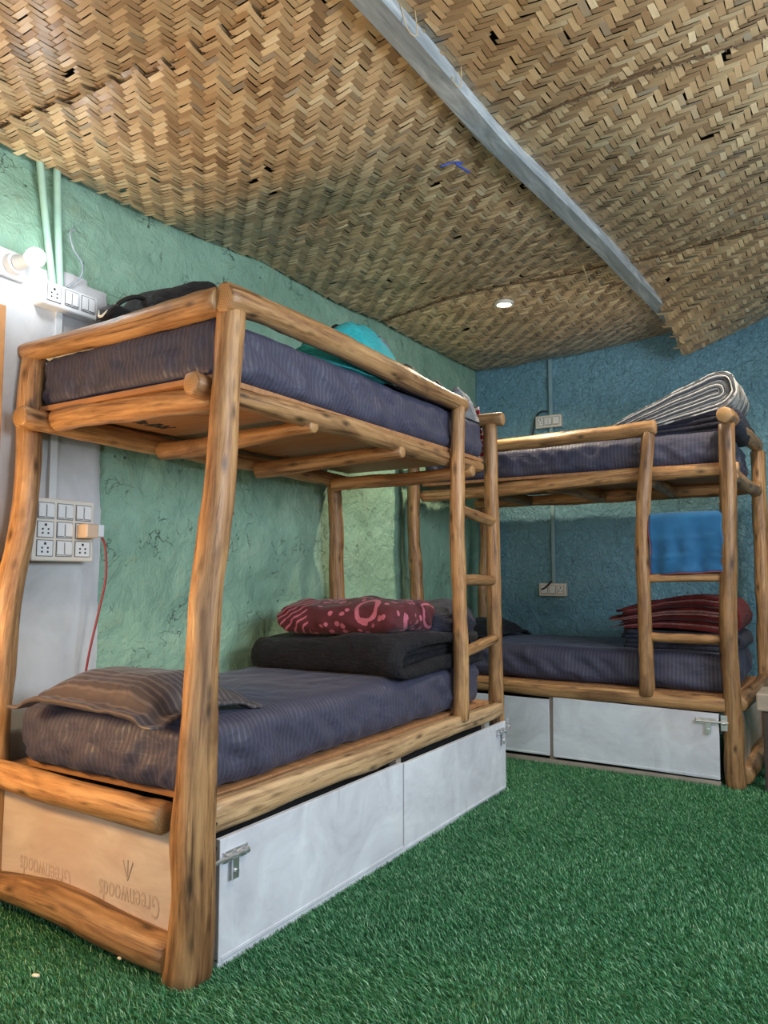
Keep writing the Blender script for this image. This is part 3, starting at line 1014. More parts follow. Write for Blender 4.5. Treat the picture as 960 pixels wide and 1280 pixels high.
def latch(parent, u, v, z, d, swing=0.0):
    """tower bolt on a door: back plate, rod, guides, hanging hasp; d = +1 rod points to +u"""
    bm = bmesh.new()
    def bx(c, s):
        bmesh.ops.create_cube(bm, size=1, matrix=Matrix.Translation(c) @ Matrix.Diagonal((*s, 1)))
    bx((u, v - 0.002, z), (0.095, 0.003, 0.030))
    cyl_bm(bm, (u - 0.045 * d, v - 0.010, z), (u + 0.105 * d, v - 0.010, z), 0.0055)
    for k in (-0.038, 0.0, 0.036):
        cyl_bm(bm, (u + k - 0.006, v - 0.010, z), (u + k + 0.006, v - 0.010, z), 0.0095)
    bx((u + 0.012 * d, v - 0.014, z - 0.032), (0.024, 0.005, 0.055))
    cyl_bm(bm, (u + 0.012 * d, v - 0.012, z - 0.040), (u + 0.012 * d, v - 0.022, z - 0.040), 0.007)
    bx((u + 0.012 * d, v - 0.019, z - 0.048), (0.006, 0.004, 0.018))
    for a in (-0.042, 0.042):
        for b in (-0.011, 0.011):
            cyl_bm(bm, (u + a, v - 0.004, z + b), (u + a, v - 0.006, z + b), 0.003, ns=8)
    return bm_obj('latch', bm, M['steel'], parent)


def keeper(parent, u, v, z):
    bm = bmesh.new()
    bmesh.ops.create_cube(bm, size=1, matrix=Matrix.Translation((u, v, z)) @ Matrix.Diagonal((0.030, 0.003, 0.075, 1)))
    cyl_bm(bm, (u - 0.008, v - 0.008, z), (u + 0.008, v - 0.008, z), 0.010)
    for s in (-0.028, 0.028):
        cyl_bm(bm, (u, v - 0.001, z + s), (u, v - 0.004, z + s), 0.004, ns=8)
    return bm_obj('latch_keeper', bm, M['steel'], parent)


def bunk(loc, rz, K, label, seed):
    R = empty('bunk_bed', loc, rz)
    tag(R, label, 'bunk bed', 'log bunk beds')
    def lg(name, pts, rad, s, **kw):
        return log(name, pts, rad, R, seed * 50 + s, **kw)
    # posts and ladder
    for i, k in enumerate(('FL', 'FR', 'BL', 'BR')):
        p, rr = K[k]
        o = lg('post', p, rr, i, wob=0.06, flat=K['flat'].get(k, ()), bow=K.get('bow', 0.010))
        if k == 'FL' and K.get('screws'):
            for (uu, vv, zz) in K['screws']:
                bm = bmesh.new(); cyl_bm(bm, (uu, vv + 0.02, zz), (uu, vv, zz), 0.0045, ns=10)
                bm_obj('screw', bm, M['screw'], o)
    lg('ladder_stile', K['stile'][0], K['stile'][1], 5, wob=0.06, bow=0.012)
    for i, (a, b, rr) in enumerate(K['rungs']):
        lg('ladder_rung', [a, b], [rr * 0.95, rr * 1.05, rr * 0.95], 6 + i, wob=0.05, flat=((PI * 0.5 * (i % 2), 0.15),), bow=0.004)
    # top rails
    for nm, p, rr, s in K['top_rails']:
        lg(nm, p, rr, 10 + s, wob=0.055, bow=0.008)
    # platform
    for nm, p, rr, s in K['platform']:
        lg(nm, p, rr, 20 + s, wob=0.06, bow=0.010)
    bu0, bu1, bv0, bv1 = K['board']
    brd = boxes('bunk_board', [(((bu0 + bu1) / 2, (bv0 + bv1) / 2, K['zboard']), (bu1 - bu0, bv1 - bv0, 0.018))], M['bunk_board'], R, 0.002)
    boxes('base_board', [(((bu0 + bu1) / 2, (bv0 + bv1) / 2, K['zbase']), (bu1 - bu0, bv1 - bv0, 0.020))], M['bunk_board'], R, 0.002)
    for nm, p, rr, s, fl, sp in K['base']:
        lg(nm, p, rr, 30 + s, wob=0.05, flat=fl, bow=0.006, mats=SPLIT if sp else LOGS)
    # storage box
    for k, (u0, u1, zb0, zb1, hang, lat) in enumerate(K['doors']):
        wd = u1 - u0; ht = (zb1 - zb0)
        d = boxes('storage_door', [(((u0 + u1) / 2, K['vdoor'], (zb0 + zb1) / 2), (wd, 0.018, ht), 0, (hang[0], hang[1], 0)),
                                   ], M['door_paint'], R, 0.002)
        boxes('door_lip', [(((u0 + u1) / 2, K['vdoor'] - 0.0095, zb0 + 0.008), (wd * 0.98, 0.003, 0.010))], M['door_paint'], d, 0.001)
        if lat:
            latch(d, lat[0], K['vdoor'] - 0.010, lat[1], lat[2])
    for ku, kv, kz in K.get('keepers', ()):
        keeper(R, ku, kv, kz)
    u0 = K['doors'][0][0]; u1 = K['doors'][-1][1]
    boxes('plinth', [(((u0 + u1) / 2, K['vdoor'] + 0.004, 0.012), (u1 - u0, 0.022, 0.030))], M['door_paint'] if K.get('white_plinth') else M['bench_wood'], R, 0.003)
    boxes('divider', [((K['divider'], K['vdoor'] + 0.03, 0.19), (0.035, 0.035, 0.36))], M['bench_wood'], R, 0.003)
    boxes('storage_shade', [(((u0 + u1) / 2, K['vdoor'] + 0.10, 0.20), (u1 - u0 - 0.02, 0.012, 0.38))], M['shade_black'], R, 0.002)  # near-black sheet put in as the shade behind the door gaps
    pn = []
    for (pu, v0, v1) in K['end_panels']:
        o = boxes('end_panel', [((pu, (v0 + v1) / 2, 0.205), (0.014, v1 - v0, 0.37))], M['panel_ply'], R, 0.002)
        pn.append(o)
    return R, brd, pn


def text_mesh(name, s, size, mat, parent, matrix, extrude=0.0012, shear=0.0, sx=1.0, sy=1.0, bevel=0.0):
    cu = bpy.data.curves.new(name, 'FONT'); cu.body = s; cu.size = size; cu.extrude = extrude; cu.shear = shear
    cu.align_x = 'CENTER'; cu.align_y = 'CENTER'; cu.resolution_u = 3; cu.bevel_depth = bevel
    tmp = bpy.data.objects.new(name, cu); COL.objects.link(tmp)
    dg = bpy.context.evaluated_depsgraph_get()
    me = bpy.data.meshes.new_from_object(tmp.evaluated_get(dg))
    COL.objects.unlink(tmp); bpy.data.objects.remove(tmp)
    me.transform(matrix @ Matrix.Diagonal((sx, sy, 1, 1)))
    me.materials.clear()
    me.name = name
    return finish(name, me, mat, parent, False)


FH = -PI / 2          # front-facing hewn side for logs along u (filled below)
L1 = 1.97
K1 = dict(
    flat={'FL': ((0.0, 0.10), (PI * 0.55, 0.06))},
    bow=0.012,
    FL=([(-0.030, 0.0, 0), (-0.012, -0.004, 0.45), (0.008, 0.0, 0.9), (0.050, 0.004, 1.35), (0.098, 0.006, 1.83)], [0.060, 0.055, 0.048, 0.045, 0.043, 0.040]),
    BL=([(-0.035, 0.900, 0), (-0.015, 0.905, 0.7), (0.022, 0.885, 1.2), (0.070, 0.920, 1.815)], [0.050, 0.046, 0.043, 0.040]),
    FR=([(2.045, 0.016, 0), (2.030, 0.010, 0.5), (1.995, 0.005, 1.1), (1.972, 0.004, 1.80)], [0.034, 0.038, 0.035, 0.034]),
    BR=([(1.840, 0.86, 0), (1.850, 0.86, 0.9), (1.815, 0.86, 1.55)], [0.045, 0.042, 0.038]),
    stile=([(1.575, -0.012, 0.408), (1.570, -0.012, 0.9), (1.562, -0.010, 1.3), (1.580, -0.010, 1.815)], [0.036, 0.033, 0.034, 0.032]),
    rungs=[((1.585, -0.006, 1.345), (1.985, 0.006, 1.315), 0.026), ((1.590, -0.006, 1.022), (2.000, 0.006, 1.022), 0.025), ((1.590, -0.006, 0.695), (2.008, 0.008, 0.735), 0.025)],
    top_rails=[('side_rail', [(0.060, 0.0, 1.852), (0.55, -0.004, 1.864), (1.1, 0.0, 1.850), (1.640, -0.004, 1.836)], [0.043, 0.042, 0.042, 0.036], 0),
               ('end_rail', [(0.075, 0.030, 1.850), (0.075, 0.45, 1.846), (0.055, 0.965, 1.832)], [0.042, 0.040, 0.034], 1),
               ('end_rail', [(1.985, -0.055, 1.830), (1.975, 0.4, 1.835), (1.96, 0.92, 1.83)], [0.036, 0.037, 0.035], 2)],
    platform=[('platform_rail', [(0.010, 0.070, 1.598), (0.6, 0.055, 1.588), (1.2, 0.05, 1.578), (1.915, 0.045, 1.585)], [0.036, 0.038, 0.036, 0.030], 0),
              ('platform_rail', [(-0.02, 0.845, 1.580), (0.9, 0.835, 1.560), (1.92, 0.83, 1.552)], [0.040, 0.038, 0.036], 1),
              ('platform_rail', [(0.085, 0.790, 1.580), (0.105, 0.45, 1.590), (0.100, 0.060, 1.570)], [0.040, 0.045, 0.036], 2),
              ('crossbeam', [(0.545, 0.785, 1.535), (0.53, 0.03, 1.555)], [0.036, 0.034, 0.026], 3),
              ('crossbeam', [(1.12, 0.785, 1.528), (1.13, 0.03, 1.552)], [0.040, 0.036, 0.028], 4),
              ('crossbeam', [(1.74, 0.80, 1.522), (1.79, 0.02, 1.548)], [0.036, 0.034, 0.030], 5)],
    board=(0.06, 1.955, 0.035, 0.86), zboard=1.622, zbase=0.424,
    base=[('base_rail', [(0.035, 0.000, 0.395), (1.0, -0.006, 0.392), (2.015, 0.0, 0.387)], [0.046, 0.044, 0.038], 0, ((PI / 2, 0.30), (0, 0.2)), True),
          ('base_rail', [(-0.050, 0.985, 0.415), (-0.048, 0.5, 0.412), (-0.045, 0.075, 0.400)], [0.040, 0.042, 0.044], 1, (), False),
          ('foot_rail', [(-0.05, 0.99, 0.062), (-0.045, 0.55, 0.080), (-0.035, 0.05, 0.052)], [0.036, 0.052, 0.048], 2, ((PI, 0.15),), False),
          ('base_rail', [(2.0, 0.05, 0.390), (1.99, 0.85, 0.395)], [0.038, 0.036], 3, (), False),
          ('base_rail', [(0.0, 0.87, 0.395), (1.9, 0.87, 0.39)], [0.040, 0.036], 4, (), False)],
    doors=[(0.048, 1.026, 0.018, 0.336, (0, 0.0), (0.105, 0.285, -1)), (1.036, 2.028, 0.010, 0.330, (0.0, 0.0), (1.955, 0.290, 1))],
    vdoor=-0.026, keepers=[(2.052, -0.034, 0.305)], white_plinth=True, divider=1.031,
    end_panels=[(-0.012, 0.055, 0.865), (1.975, 0.05, 0.86)],
    screws=[(0.018, -0.043, 0.52), (0.026, -0.041, 0.385), (0.006, -0.050, 0.395), (0.010, -0.046, 0.06), (0.026, -0.041, 0.32), (0.028, -0.036, 0.77)],
)
B1, brd1, pn1 = bunk((-1.51, 1.50, 0), PI / 2, K1, 'near log bunk bed against the green wall with two white storage doors in front', 1)

K2 = dict(
    flat={},
    FL=([(0.012, 0.0, 0), (0.010, 0.0, 0.85), (0.0, 0.0, 1.25), (-0.012, 0.004, 1.815)], [0.046, 0.043, 0.040, 0.038]),
    FR=([(1.815, 0.0, 0), (1.812, -0.006, 0.5), (1.818, -0.004, 1.1), (1.832, 0.0, 1.815)], [0.048, 0.043, 0.041, 0.038]),
    BL=([(0.06, 0.93, 0), (0.06, 0.93, 0.9), (0.065, 0.93, 1.82)], [0.042, 0.040, 0.036]),
    BR=([(1.872, 0.95, 0), (1.885, 0.95, 0.9), (1.885, 0.95, 1.80)], [0.046, 0.045, 0.038]),
    stile=([(1.405, -0.018, 0.420), (1.400, -0.016, 0.85), (1.402, -0.020, 1.3), (1.448, -0.012, 1.805)], [0.038, 0.035, 0.037, 0.034]),
    rungs=[((1.43, -0.008, 1.338), (1.815, 0.0, 1.345), 0.024), ((1.43, -0.008, 1.030), (1.812, 0.0, 1.036), 0.024), ((1.425, -0.008, 0.726), (1.812, 0.0, 0.722), 0.026)],
    top_rails=[('side_rail', [(-0.04, 0.004, 1.812), (0.6, 0.0, 1.822), (1.1, -0.004, 1.832), (1.480, -0.010, 1.836)], [0.036, 0.038, 0.038, 0.040], 0),
               ('end_rail', [(1.832, -0.055, 1.855), (1.845, 0.4, 1.860), (1.880, 1.0, 1.840)], [0.042, 0.042, 0.038], 1),
               ('end_rail', [(0.0, -0.01, 1.845), (0.06, 0.96, 1.85)], [0.036, 0.036], 2)],
    platform=[('platform_rail', [(0.03, 0.058, 1.548), (0.7, 0.050, 1.568), (1.3, 0.052, 1.590), (1.87, 0.062, 1.592)], [0.036, 0.040, 0.040, 0.036], 0),
              ('platform_rail', [(0.03, 0.87, 1.560), (0.9, 0.87, 1.560), (1.90, 0.87, 1.575)], [0.036, 0.042, 0.038], 1),
              ('platform_rail', [(1.845, 0.04, 1.555), (1.855, 0.5, 1.560), (1.870, 0.96, 1.560)], [0.034, 0.036, 0.036], 2),
              ('crossbeam', [(0.45, 0.83, 1.560), (0.40, 0.10, 1.560)], [0.032, 0.030], 3),
              ('crossbeam', [(0.96, 0.83, 1.560), (0.85, 0.10, 1.562)], [0.032, 0.030], 4),
              ('crossbeam', [(1.40, 0.83, 1.565), (1.42, 0.10, 1.565)], [0.032, 0.030], 5)],
    board=(0.04, 1.84, 0.03, 0.90), zboard=1.618, zbase=0.434,
    base=[('base_rail', [(0.03, 0.0, 0.408), (0.9, -0.004, 0.405), (1.785, -0.004, 0.400)], [0.042, 0.040, 0.040], 0, ((PI / 2, 0.22),), False),
          ('base_rail', [(1.840, 0.030, 0.405), (1.865, 0.5, 0.410), (1.88, 0.93, 0.425)], [0.040, 0.044, 0.046], 1, (), False),
          ('foot_rail', [(1.845, 0.040, 0.055), (1.87, 0.40, 0.080), (1.89, 0.93, 0.075)], [0.050, 0.052, 0.040], 2, (), False),
          ('base_rail', [(0.04, 0.05, 0.40), (0.05, 0.88, 0.40)], [0.038, 0.036], 3, (), False),
          ('base_rail', [(0.06, 0.90, 0.40), (1.85, 0.90, 0.40)], [0.040, 0.036], 4, (), False)],
    doors=[(0.050, 0.872, 0.045, 0.352, (0, 0.0), None), (0.895, 1.748, 0.040, 0.362, (0.0, 0.012), (1.690, 0.318, 1))],
    vdoor=-0.022, keepers=[(1.775, -0.040, 0.316)], divider=0.883,
    end_panels=[(0.02, 0.05, 0.90), (1.845, 0.05, 0.90)],
)
B2, brd2, pn2 = bunk((-2.335, 4.15, 0), 0.0, K2, 'far log bunk bed standing along the blue wall with a blue towel on its ladder', 2)

# stamped lettering, upside down, along the foot of the near bed's end panel; local: u out of page, v along
def panel_mat(v, z, rot=0.0, u=-0.0195):
    # text x runs towards -v as seen from the end, flipped upside down
    return Matrix.Translation((u, v, z)) @ Matrix(((0, 0, -1, 0), (-1, 0, 0, 0), (0, 1, 0, 0), (0, 0, 0, 1))) @ Matrix.Rotation(PI + rot, 4, 'Z')


text_mesh('lettering', 'Greenwoods', 0.060, M['ply_ink'], pn1[0], panel_mat(0.245, 0.150), 0.0006, 0.0, 0.80, 1.45)
text_mesh('lettering', 'Greenwoods', 0.060, M['ply_ink'], pn1[0], panel_mat(0.625, 0.145), 0.0006, 0.0, 0.80, 1.45)
# small branching mark above the words
bm = bmesh.new()
for a in (-0.35, 0.0, 0.35):
    cyl_bm(bm, (-0.0192, 0.250, 0.195), (-0.0192, 0.250 + math.sin(a) * 0.06, 0.195 + math.cos(a) * 0.055), 0.0022, ns=8)
bm_obj('stamp_mark', bm, M['ply_ink'], pn1[0])

# marker writing on the underside of the bunk board
def board_mat(u, v, rz=0.0):
    return Matrix.Translation((u, v, K1['zboard'] - 0.0095)) @ Matrix.Rotation(rz, 4, 'Z') @ Matrix.Rotation(PI, 4, 'X')


text_mesh('handwriting', 'deep lie lbbl', 0.10, M['marker_ink'], brd1, board_mat(0.34, 0.70, 0.0), 0.0008, 0.35, 0.62, 0.9, 0.0012)
text_mesh('handwriting', 'lie lbbl', 0.10, M['marker_ink'], brd1, board_mat(0.90, 0.71, 0.0), 0.0008, 0.35, 0.62, 0.8, 0.0012)
text_mesh('handwriting', 'lie lb', 0.10, M['marker_ink'], brd1, board_mat(1.48, 0.71, 0.0), 0.0008, 0.35, 0.62, 0.8, 0.0012)


def ring_mark(parent, u, v, ru, rv):
    bm = bmesh.new(); n = 40
    vs = []
    for i in range(n):
        a = 2 * PI * i / n
        for k in (1.0, 0.95):
            vs.append(bm.verts.new((u + ru * k * math.cos(a), v + rv * k * math.sin(a), K1['zboard'] - 0.0096)))
    for i in range(n):
        j = (i + 1) % n
        bm.faces.new((vs[2 * i], vs[2 * j], vs[2 * j + 1], vs[2 * i + 1]))
    bm_obj('stamp_mark', bm, M['screw'], parent)


ring_mark(brd1, 0.33, 0.36, 0.10, 0.10); ring_mark(brd1, 0.33, 0.36, 0.03, 0.03); ring_mark(brd1, 0.85, 0.34, 0.07, 0.05); ring_mark(brd1, 1.42, 0.34, 0.07, 0.05)


def put(o, B, p, rz=0.0):
    """stand a top-level thing at the bed-local point p, turned with the bed"""
    bz = B.rotation_euler.z
    c, s = math.cos(bz), math.sin(bz)
    o.location = (B.location.x + p[0] * c - p[1] * s, B.location.y + p[0] * s + p[1] * c, p[2])
    o.rotation_euler = (0, 0, bz + rz)
    return o


# ------------------------------------------------------------------ mattresses
def lower1(P):
    P[:, 2] += -0.03 * np.clip((P[:, 0] - 0.2) / 0.7, 0, 1) * (P[:, 2] / 0.2) * 0 + 0
    # the sheet's front edge sags and pulls
    return P


m1 = soft_box('mattress', (1.90, 0.80, 0.200), 0.060, M['sheet'], 0.017, 0.010, 0.006, 1, bulge=0.006, fold=0.022)
put(m1, B1, (0.965, 0.440, 0.436)); tag(m1, 'dark grey sheeted mattress on the lower bunk of the near bed, under a pillow', 'mattress')
m2 = soft_box('mattress', (1.88, 0.84, 0.182), 0.040, M['sheet'], 0.017, 0.008, 0.006, 2, bulge=0.004, fold=0.018)
put(m2, B1, (1.015, 0.455, 1.632)); tag(m2, 'dark striped mattress on the upper bunk of the near bed, below a teal garment', 'mattress')
m3 = soft_box('mattress', (1.76, 0.84, 0.190), 0.055, M['sheet'], 0.018, 0.010, 0.006, 3, bulge=0.006, fold=0.020)
put(m3, B2, (0.925, 0.475, 0.446)); tag(m3, 'dark blue sheeted mattress on the lower bunk of the far bed, by the blue wall', 'mattress')
m4 = soft_box('mattress', (1.78, 0.84, 0.174), 0.040, M['sheet'], 0.018, 0.008, 0.006, 4, bulge=0.004, fold=0.018)
put(m4, B2, (0.935, 0.475, 1.628)); tag(m4, 'dark striped mattress on the upper bunk of the far bed, under folded bedding', 'mattress')

# ------------------------------------------------------------------ bedding on the near lower bunk
p1 = pillow('pillow', 0.66, 0.44, 0.115, M['pillow_sheet'], 0.045, 3)
put(p1, B1, (0.120, 0.400, 0.692), PI / 2 - 0.01); tag(p1, 'brownish striped pillow overhanging the end of the near lower bunk', 'pillow')


def quilt_shape(x, z, y):
    return z
cq = folded('comforter', 0.80, 0.70, [(0.030, 0), (0.046, 0)], [M['black_quilt']], 4,
            lambda x, z, y: z * (1.02 + 0.14 * np.sin(y * 7 + 1) + 0.10 * np.sin(x * 6 + y * 9)) + 0.02 * np.sin(x * 5) * (z > 0.02), 0.05)
put(cq, B1, (1.46, 0.385, 0.632), PI); tag(cq, 'black quilted comforter folded in a thick stack on the near lower bunk', 'comforter')
def lump(P):
    return P
cm = soft_box('blanket', (0.54, 0.62, 0.125), 0.060, M['maroon_print'], 0.016, 0.034, 0.012, 8, bulge=0.025)
put(cm, B1, (1.42, 0.425, 0.788), 0.10); tag(cm, 'maroon blanket with pink printed figures lying on the black comforter', 'blanket')
dj = soft_box('quilted_throw', (0.34, 0.30, 0.19), 0.075, M['navy_quilt'], 0.016, 0.030, 0.022, 12, bulge=0.02)
put(dj, B1, (1.72, 0.19, 0.700), 0.3); tag(dj, 'crumpled dark grey throw heaped behind the ladder of the near bed', 'throw')

# ------------------------------------------------------------------ things on the near upper bunk
def bag():
    R = empty('bag', (0, 0, 0)); tag(R, 'black bag with a looped handle on the near upper bunk', 'bag')
    soft_box('body', (0.36, 0.22, 0.23), 0.055, M['black_cloth'], 0.02, 0.014, 0.010, 21, R, bulge=0.02,
             fn=lambda P: np.c_[P[:, 0] * (1 - 0.12 * P[:, 2] / 0.2), P[:, 1], P[:, 2] * (1.16 + 0.55 * (P[:, 0] / 0.36))])
    tube('handle', [(-0.09, 0.0, 0.19), (-0.17, 0.0, 0.195), (-0.25, 0.0, 0.135), (-0.205, 0.0, 0.085), (-0.15, 0.0, 0.10), (-0.11, 0.0, 0.18)], 0.008, M['black_plastic'], R)
    tube('piping', [(-0.13, -0.02, 0.19), (-0.03, -0.02, 0.255), (0.09, -0.02, 0.275), (0.20, -0.02, 0.235)], 0.009, M['black_plastic'], R)
    return R
put(bag(), B1, (0.37, 0.55, 1.812), 0.0)
pc = empty('pouch', (0, 0, 0)); tag(pc, 'small black pouch with a white mark beside the black bag', 'pouch')
soft_box('body', (0.10, 0.11, 0.135), 0.035, M['black_cloth'], 0.012, 0.003, 0.002, 22, pc)
tube('printed_mark', [(-0.053, 0.014, 0.112), (-0.055, 0.010, 0.092), (-0.055, -0.006, 0.090), (-0.054, -0.030, 0.106)], [0.001, 0.005, 0.004, 0.001], M['pale_edge'], pc)
put(pc, B1, (0.125, 0.56, 1.812), 0.0)

wc = soft_box('cloth', (0.07, 0.30, 0.045), 0.014, M['pale_cloth'], 0.015, 0.006, 0.006, 23)
put(wc, B1, (0.125, 0.77, 1.808), 0.0); tag(wc, 'white cloth lying along the end of the near upper mattress', 'cloth')
wc2 = None


def garment(name, mat, pts, label, cat, seed, B=B1, thick=0.01):
    """a crumpled garment: ridge line with slopes falling to both sides. pts = [(u, v, z_top, half_width)]"""
    pts = np.array(pts, float)
    n = 40; m = 25
    t = np.linspace(0, len(pts) - 1, n)
    Q = np.array([[np.interp(tt, np.arange(len(pts)), pts[:, k]) for k in range(4)] for tt in t])
    base = Q[:, 2].min() * 0 + pts[0, 2] * 0 + ZB
    V = []
    for i in range(n):
        u, v, z, hw = Q[i]
        endf = math.sin(PI * (0.06 + 0.88 * i / (n - 1))) ** 0.35
        for j in range(m):
            s = -1 + 2 * j / (m - 1)
            V.append((u, v + s * hw, base + (z - base) * endf * (1 - abs(s) ** 2.2)))
    V = np.array(V)
    nn = fbm(V * 11 + seed, 3, seed); n2 = (1 - np.abs(fbm(V * 16 + seed * 2, 3, seed + 2)) * 3).clip(0, 1)
    h = (V[:, 2] - base).clip(0, None)
    V[:, 2] = np.maximum(V[:, 2] + np.minimum(h, 0.05) / 0.05 * (0.018 * nn + 0.012 * n2), base)
    V[:, 1] += 0.012 * nn; V[:, 0] += 0.012 * fbm(V * 12 + 30 + seed, 2, seed)
    F = []
    for i in range(n - 1):
        for j in range(m - 1):
            a = i * m + j; F.append((a, a + m, a + m + 1, a + 1))
    N = n * m
    W_ = V.copy(); W_[:, 2] = base
    VV = np.concatenate([V, W_])
    F += [(N + a, N + a + 1, N + a + m + 1, N + a + m) for i in range(n - 1) for j in range(m - 1) for a in [i * m + j]]
    ring = [i * m for i in range(n)] + [(n - 1) * m + j for j in range(1, m)] + [i * m + m - 1 for i in range(n - 2, -1, -1)] + [j for j in range(m - 2, 0, -1)]
    F += [(a, b, N + b, N + a) for a, b in zip(ring, ring[1:] + ring[:1])]
    c = pts[:, :2].mean(axis=0)
    VV = VV - np.array([c[0], c[1], base])
    o = mesh(name, VV, F, mat)
    put(o, B, (c[0], c[1], base)); tag(o, label, cat)
    return o


ZB = 1.812
garment('garment', M['teal_cloth'], [(0.60, 0.14, 1.90, 0.07), (0.74, 0.14, 1.985, 0.10), (0.90, 0.14, 2.045, 0.11), (1.03, 0.14, 2.055, 0.11), (1.16, 0.14, 2.045, 0.10), (1.23, 0.13, 1.95, 0.08)], 'teal garment lying over the black clothes behind the upper rail', 'clothing', 3)
garment('garment', M['black_cloth'], [(0.86, 0.34, 1.98, 0.09), (1.08, 0.33, 2.12, 0.10), (1.20, 0.33, 2.15, 0.10), (1.32, 0.32, 2.03, 0.09)], 'black garment rising just behind the teal one', 'clothing', 4)
garment('garment', M['grey_cloth'], [(1.16, 0.22, 2.00, 0.06), (1.24, 0.22, 2.095, 0.06), (1.32, 0.22, 2.085, 0.06), (1.38, 0.21, 1.96, 0.06)], 'grey garment between the teal and black clothes', 'clothing', 5)
garment('garment', M['speckled_black'], [(1.02, 0.085, 1.82, 0.05), (1.20, 0.085, 1.865, 0.06), (1.40, 0.085, 1.87, 0.06), (1.56, 0.085, 1.85, 0.06), (1.66, 0.085, 1.82, 0.05)], 'black speckled garment lying under the upper rail beside the ladder', 'clothing', 6)
garment('garment', M['black_cloth'], [(1.28, 0.17, 1.93, 0.06), (1.36, 0.16, 2.015, 0.07), (1.45, 0.16, 1.995, 0.07), (1.55, 0.15, 1.93, 0.07), (1.63, 0.14, 1.99, 0.07), (1.70, 0.14, 1.96, 0.07), (1.76, 0.14, 1.89, 0.06)], 'black crumpled garment showing over the upper rail before the ladder', 'clothing', 7)
garment('garment', M['grey_cloth'], [(1.74, 0.12, 1.90, 0.06), (1.82, 0.12, 1.975, 0.07), (1.89, 0.11, 1.965, 0.07), (1.95, 0.10, 1.90, 0.06)], 'grey garment at the ladder end of the near upper bunk', 'clothing', 8)


def hanging(name, mat, u, v0, v1, z1, z0, label, cat, seed, B=B1):
    """cloth hanging over the end of the mattress"""
    n, m = 26, 24
    V = []
    for i in range(n):
        t = i / (n - 1)
        for j in range(m):
            s = j / (m - 1)
            v = v0 + (v1 - v0) * s
            z = z1 + (z0 - z1) * t
            uu = u + 0.012 * math.sin(s * 14 + 2 * t) + (0.0 if t > 0.15 else -(0.15 - t) * 0.25)
            V.append((uu, v + 0.015 * math.sin(t * 6), z))
    V = np.array(V); N = len(V)
    W_ = V + np.array([0.006, 0, 0]); VV = np.concatenate([V, W_]); F = []
    for i in range(n - 1):
        for j in range(m - 1):
            a = i * m + j
            F.append((a, a + 1, a + m + 1, a + m)); F.append((N + a, N + a + m, N + a + m + 1, N + a + 1))
    ring = [i * m for i in range(n)] + [(n - 1) * m + j for j in range(1, m)] + [i * m + m - 1 for i in range(n - 2, -1, -1)] + [j for j in range(m - 2, 0, -1)]
    F += [(a, b, N + b, N + a) for a, b in zip(ring, ring[1:] + ring[:1])]
    c = np.array([u, (v0 + v1) / 2, z0]); o = mesh(name, VV - c, F, mat)
    put(o, B, tuple(c)); tag(o, label, cat); return o


hanging('cloth', M['red_stripe'], 1.985, 0.055, 0.34, 1.90, 1.64, 'red and white striped cloth hanging at the end of the near upper bunk', 'cloth', 2)

# ------------------------------------------------------------------ far bed: bedding and towel
fq = folded('comforter', 0.66, 0.60, [(0.022, 0), (0.026, 0)], [M['navy_quilt']], 14, lambda x, z, y: z * (0.55 + 0.75 * x), 0.025)
put(fq, B2, (1.565, 0.44, 1.802)); tag(fq, 'dark comforter folded under the pale striped quilt on the far upper bunk', 'comforter')
lay = [(0.007, 1), (0.005, 0), (0.012, 1), (0.006, 0), (0.015, 1), (0.0055, 0), (0.014, 1), (0.006, 0), (0.012, 1), (0.006, 2)]
sq = folded('quilt', 0.66, 0.60, lay, [M['fleece_white'], M['fleece_grey'], M['fleece_top']], 15,
            lambda x, z, y: z * (0.42 + 0.62 * np.clip(x * 1.25, 0, 1)) + 0.135 * (x ** 1.0) - 0.02, 0.02)
put(sq, B2, (1.545, 0.43, 1.830)); tag(sq, 'folded quilt with grey and white layered edges on the far upper bunk', 'quilt')

lq = folded('comforter', 0.62, 0.56, [(0.022, 0), (0.024, 0)], [M['navy_quilt']], 16, None, 0.025)
put(lq, B2, (1.54, 0.48, 0.640)); tag(lq, 'dark navy comforter folded under the maroon blanket on the far lower bunk', 'comforter')
lay = [(0.008, 1), (0.012, 0), (0.008, 2), (0.013, 0), (0.007, 1), (0.016, 0)]
mb = folded('blanket', 0.66, 0.52, lay, [M['maroon'], M['maroon_edge'], M['maroon_dark']], 17,
            lambda x, z, y: z * (0.75 + 0.55 * np.clip(x * 1.4, 0, 1) ** 1.0) + 0.02 * np.sin(x * 4), 0.05)
put(mb, B2, (1.515, 0.46, 0.738)); tag(mb, 'dark maroon blanket folded with ragged edges on the far lower bunk', 'blanket')
p2 = pillow('pillow', 0.64, 0.42, 0.13, M['black_quilt'], 0.03, 9)
put(p2, B2, (0.24, 0.52, 0.690), PI / 2); tag(p2, 'dark pillow at the corner end of the far lower bunk', 'pillow')


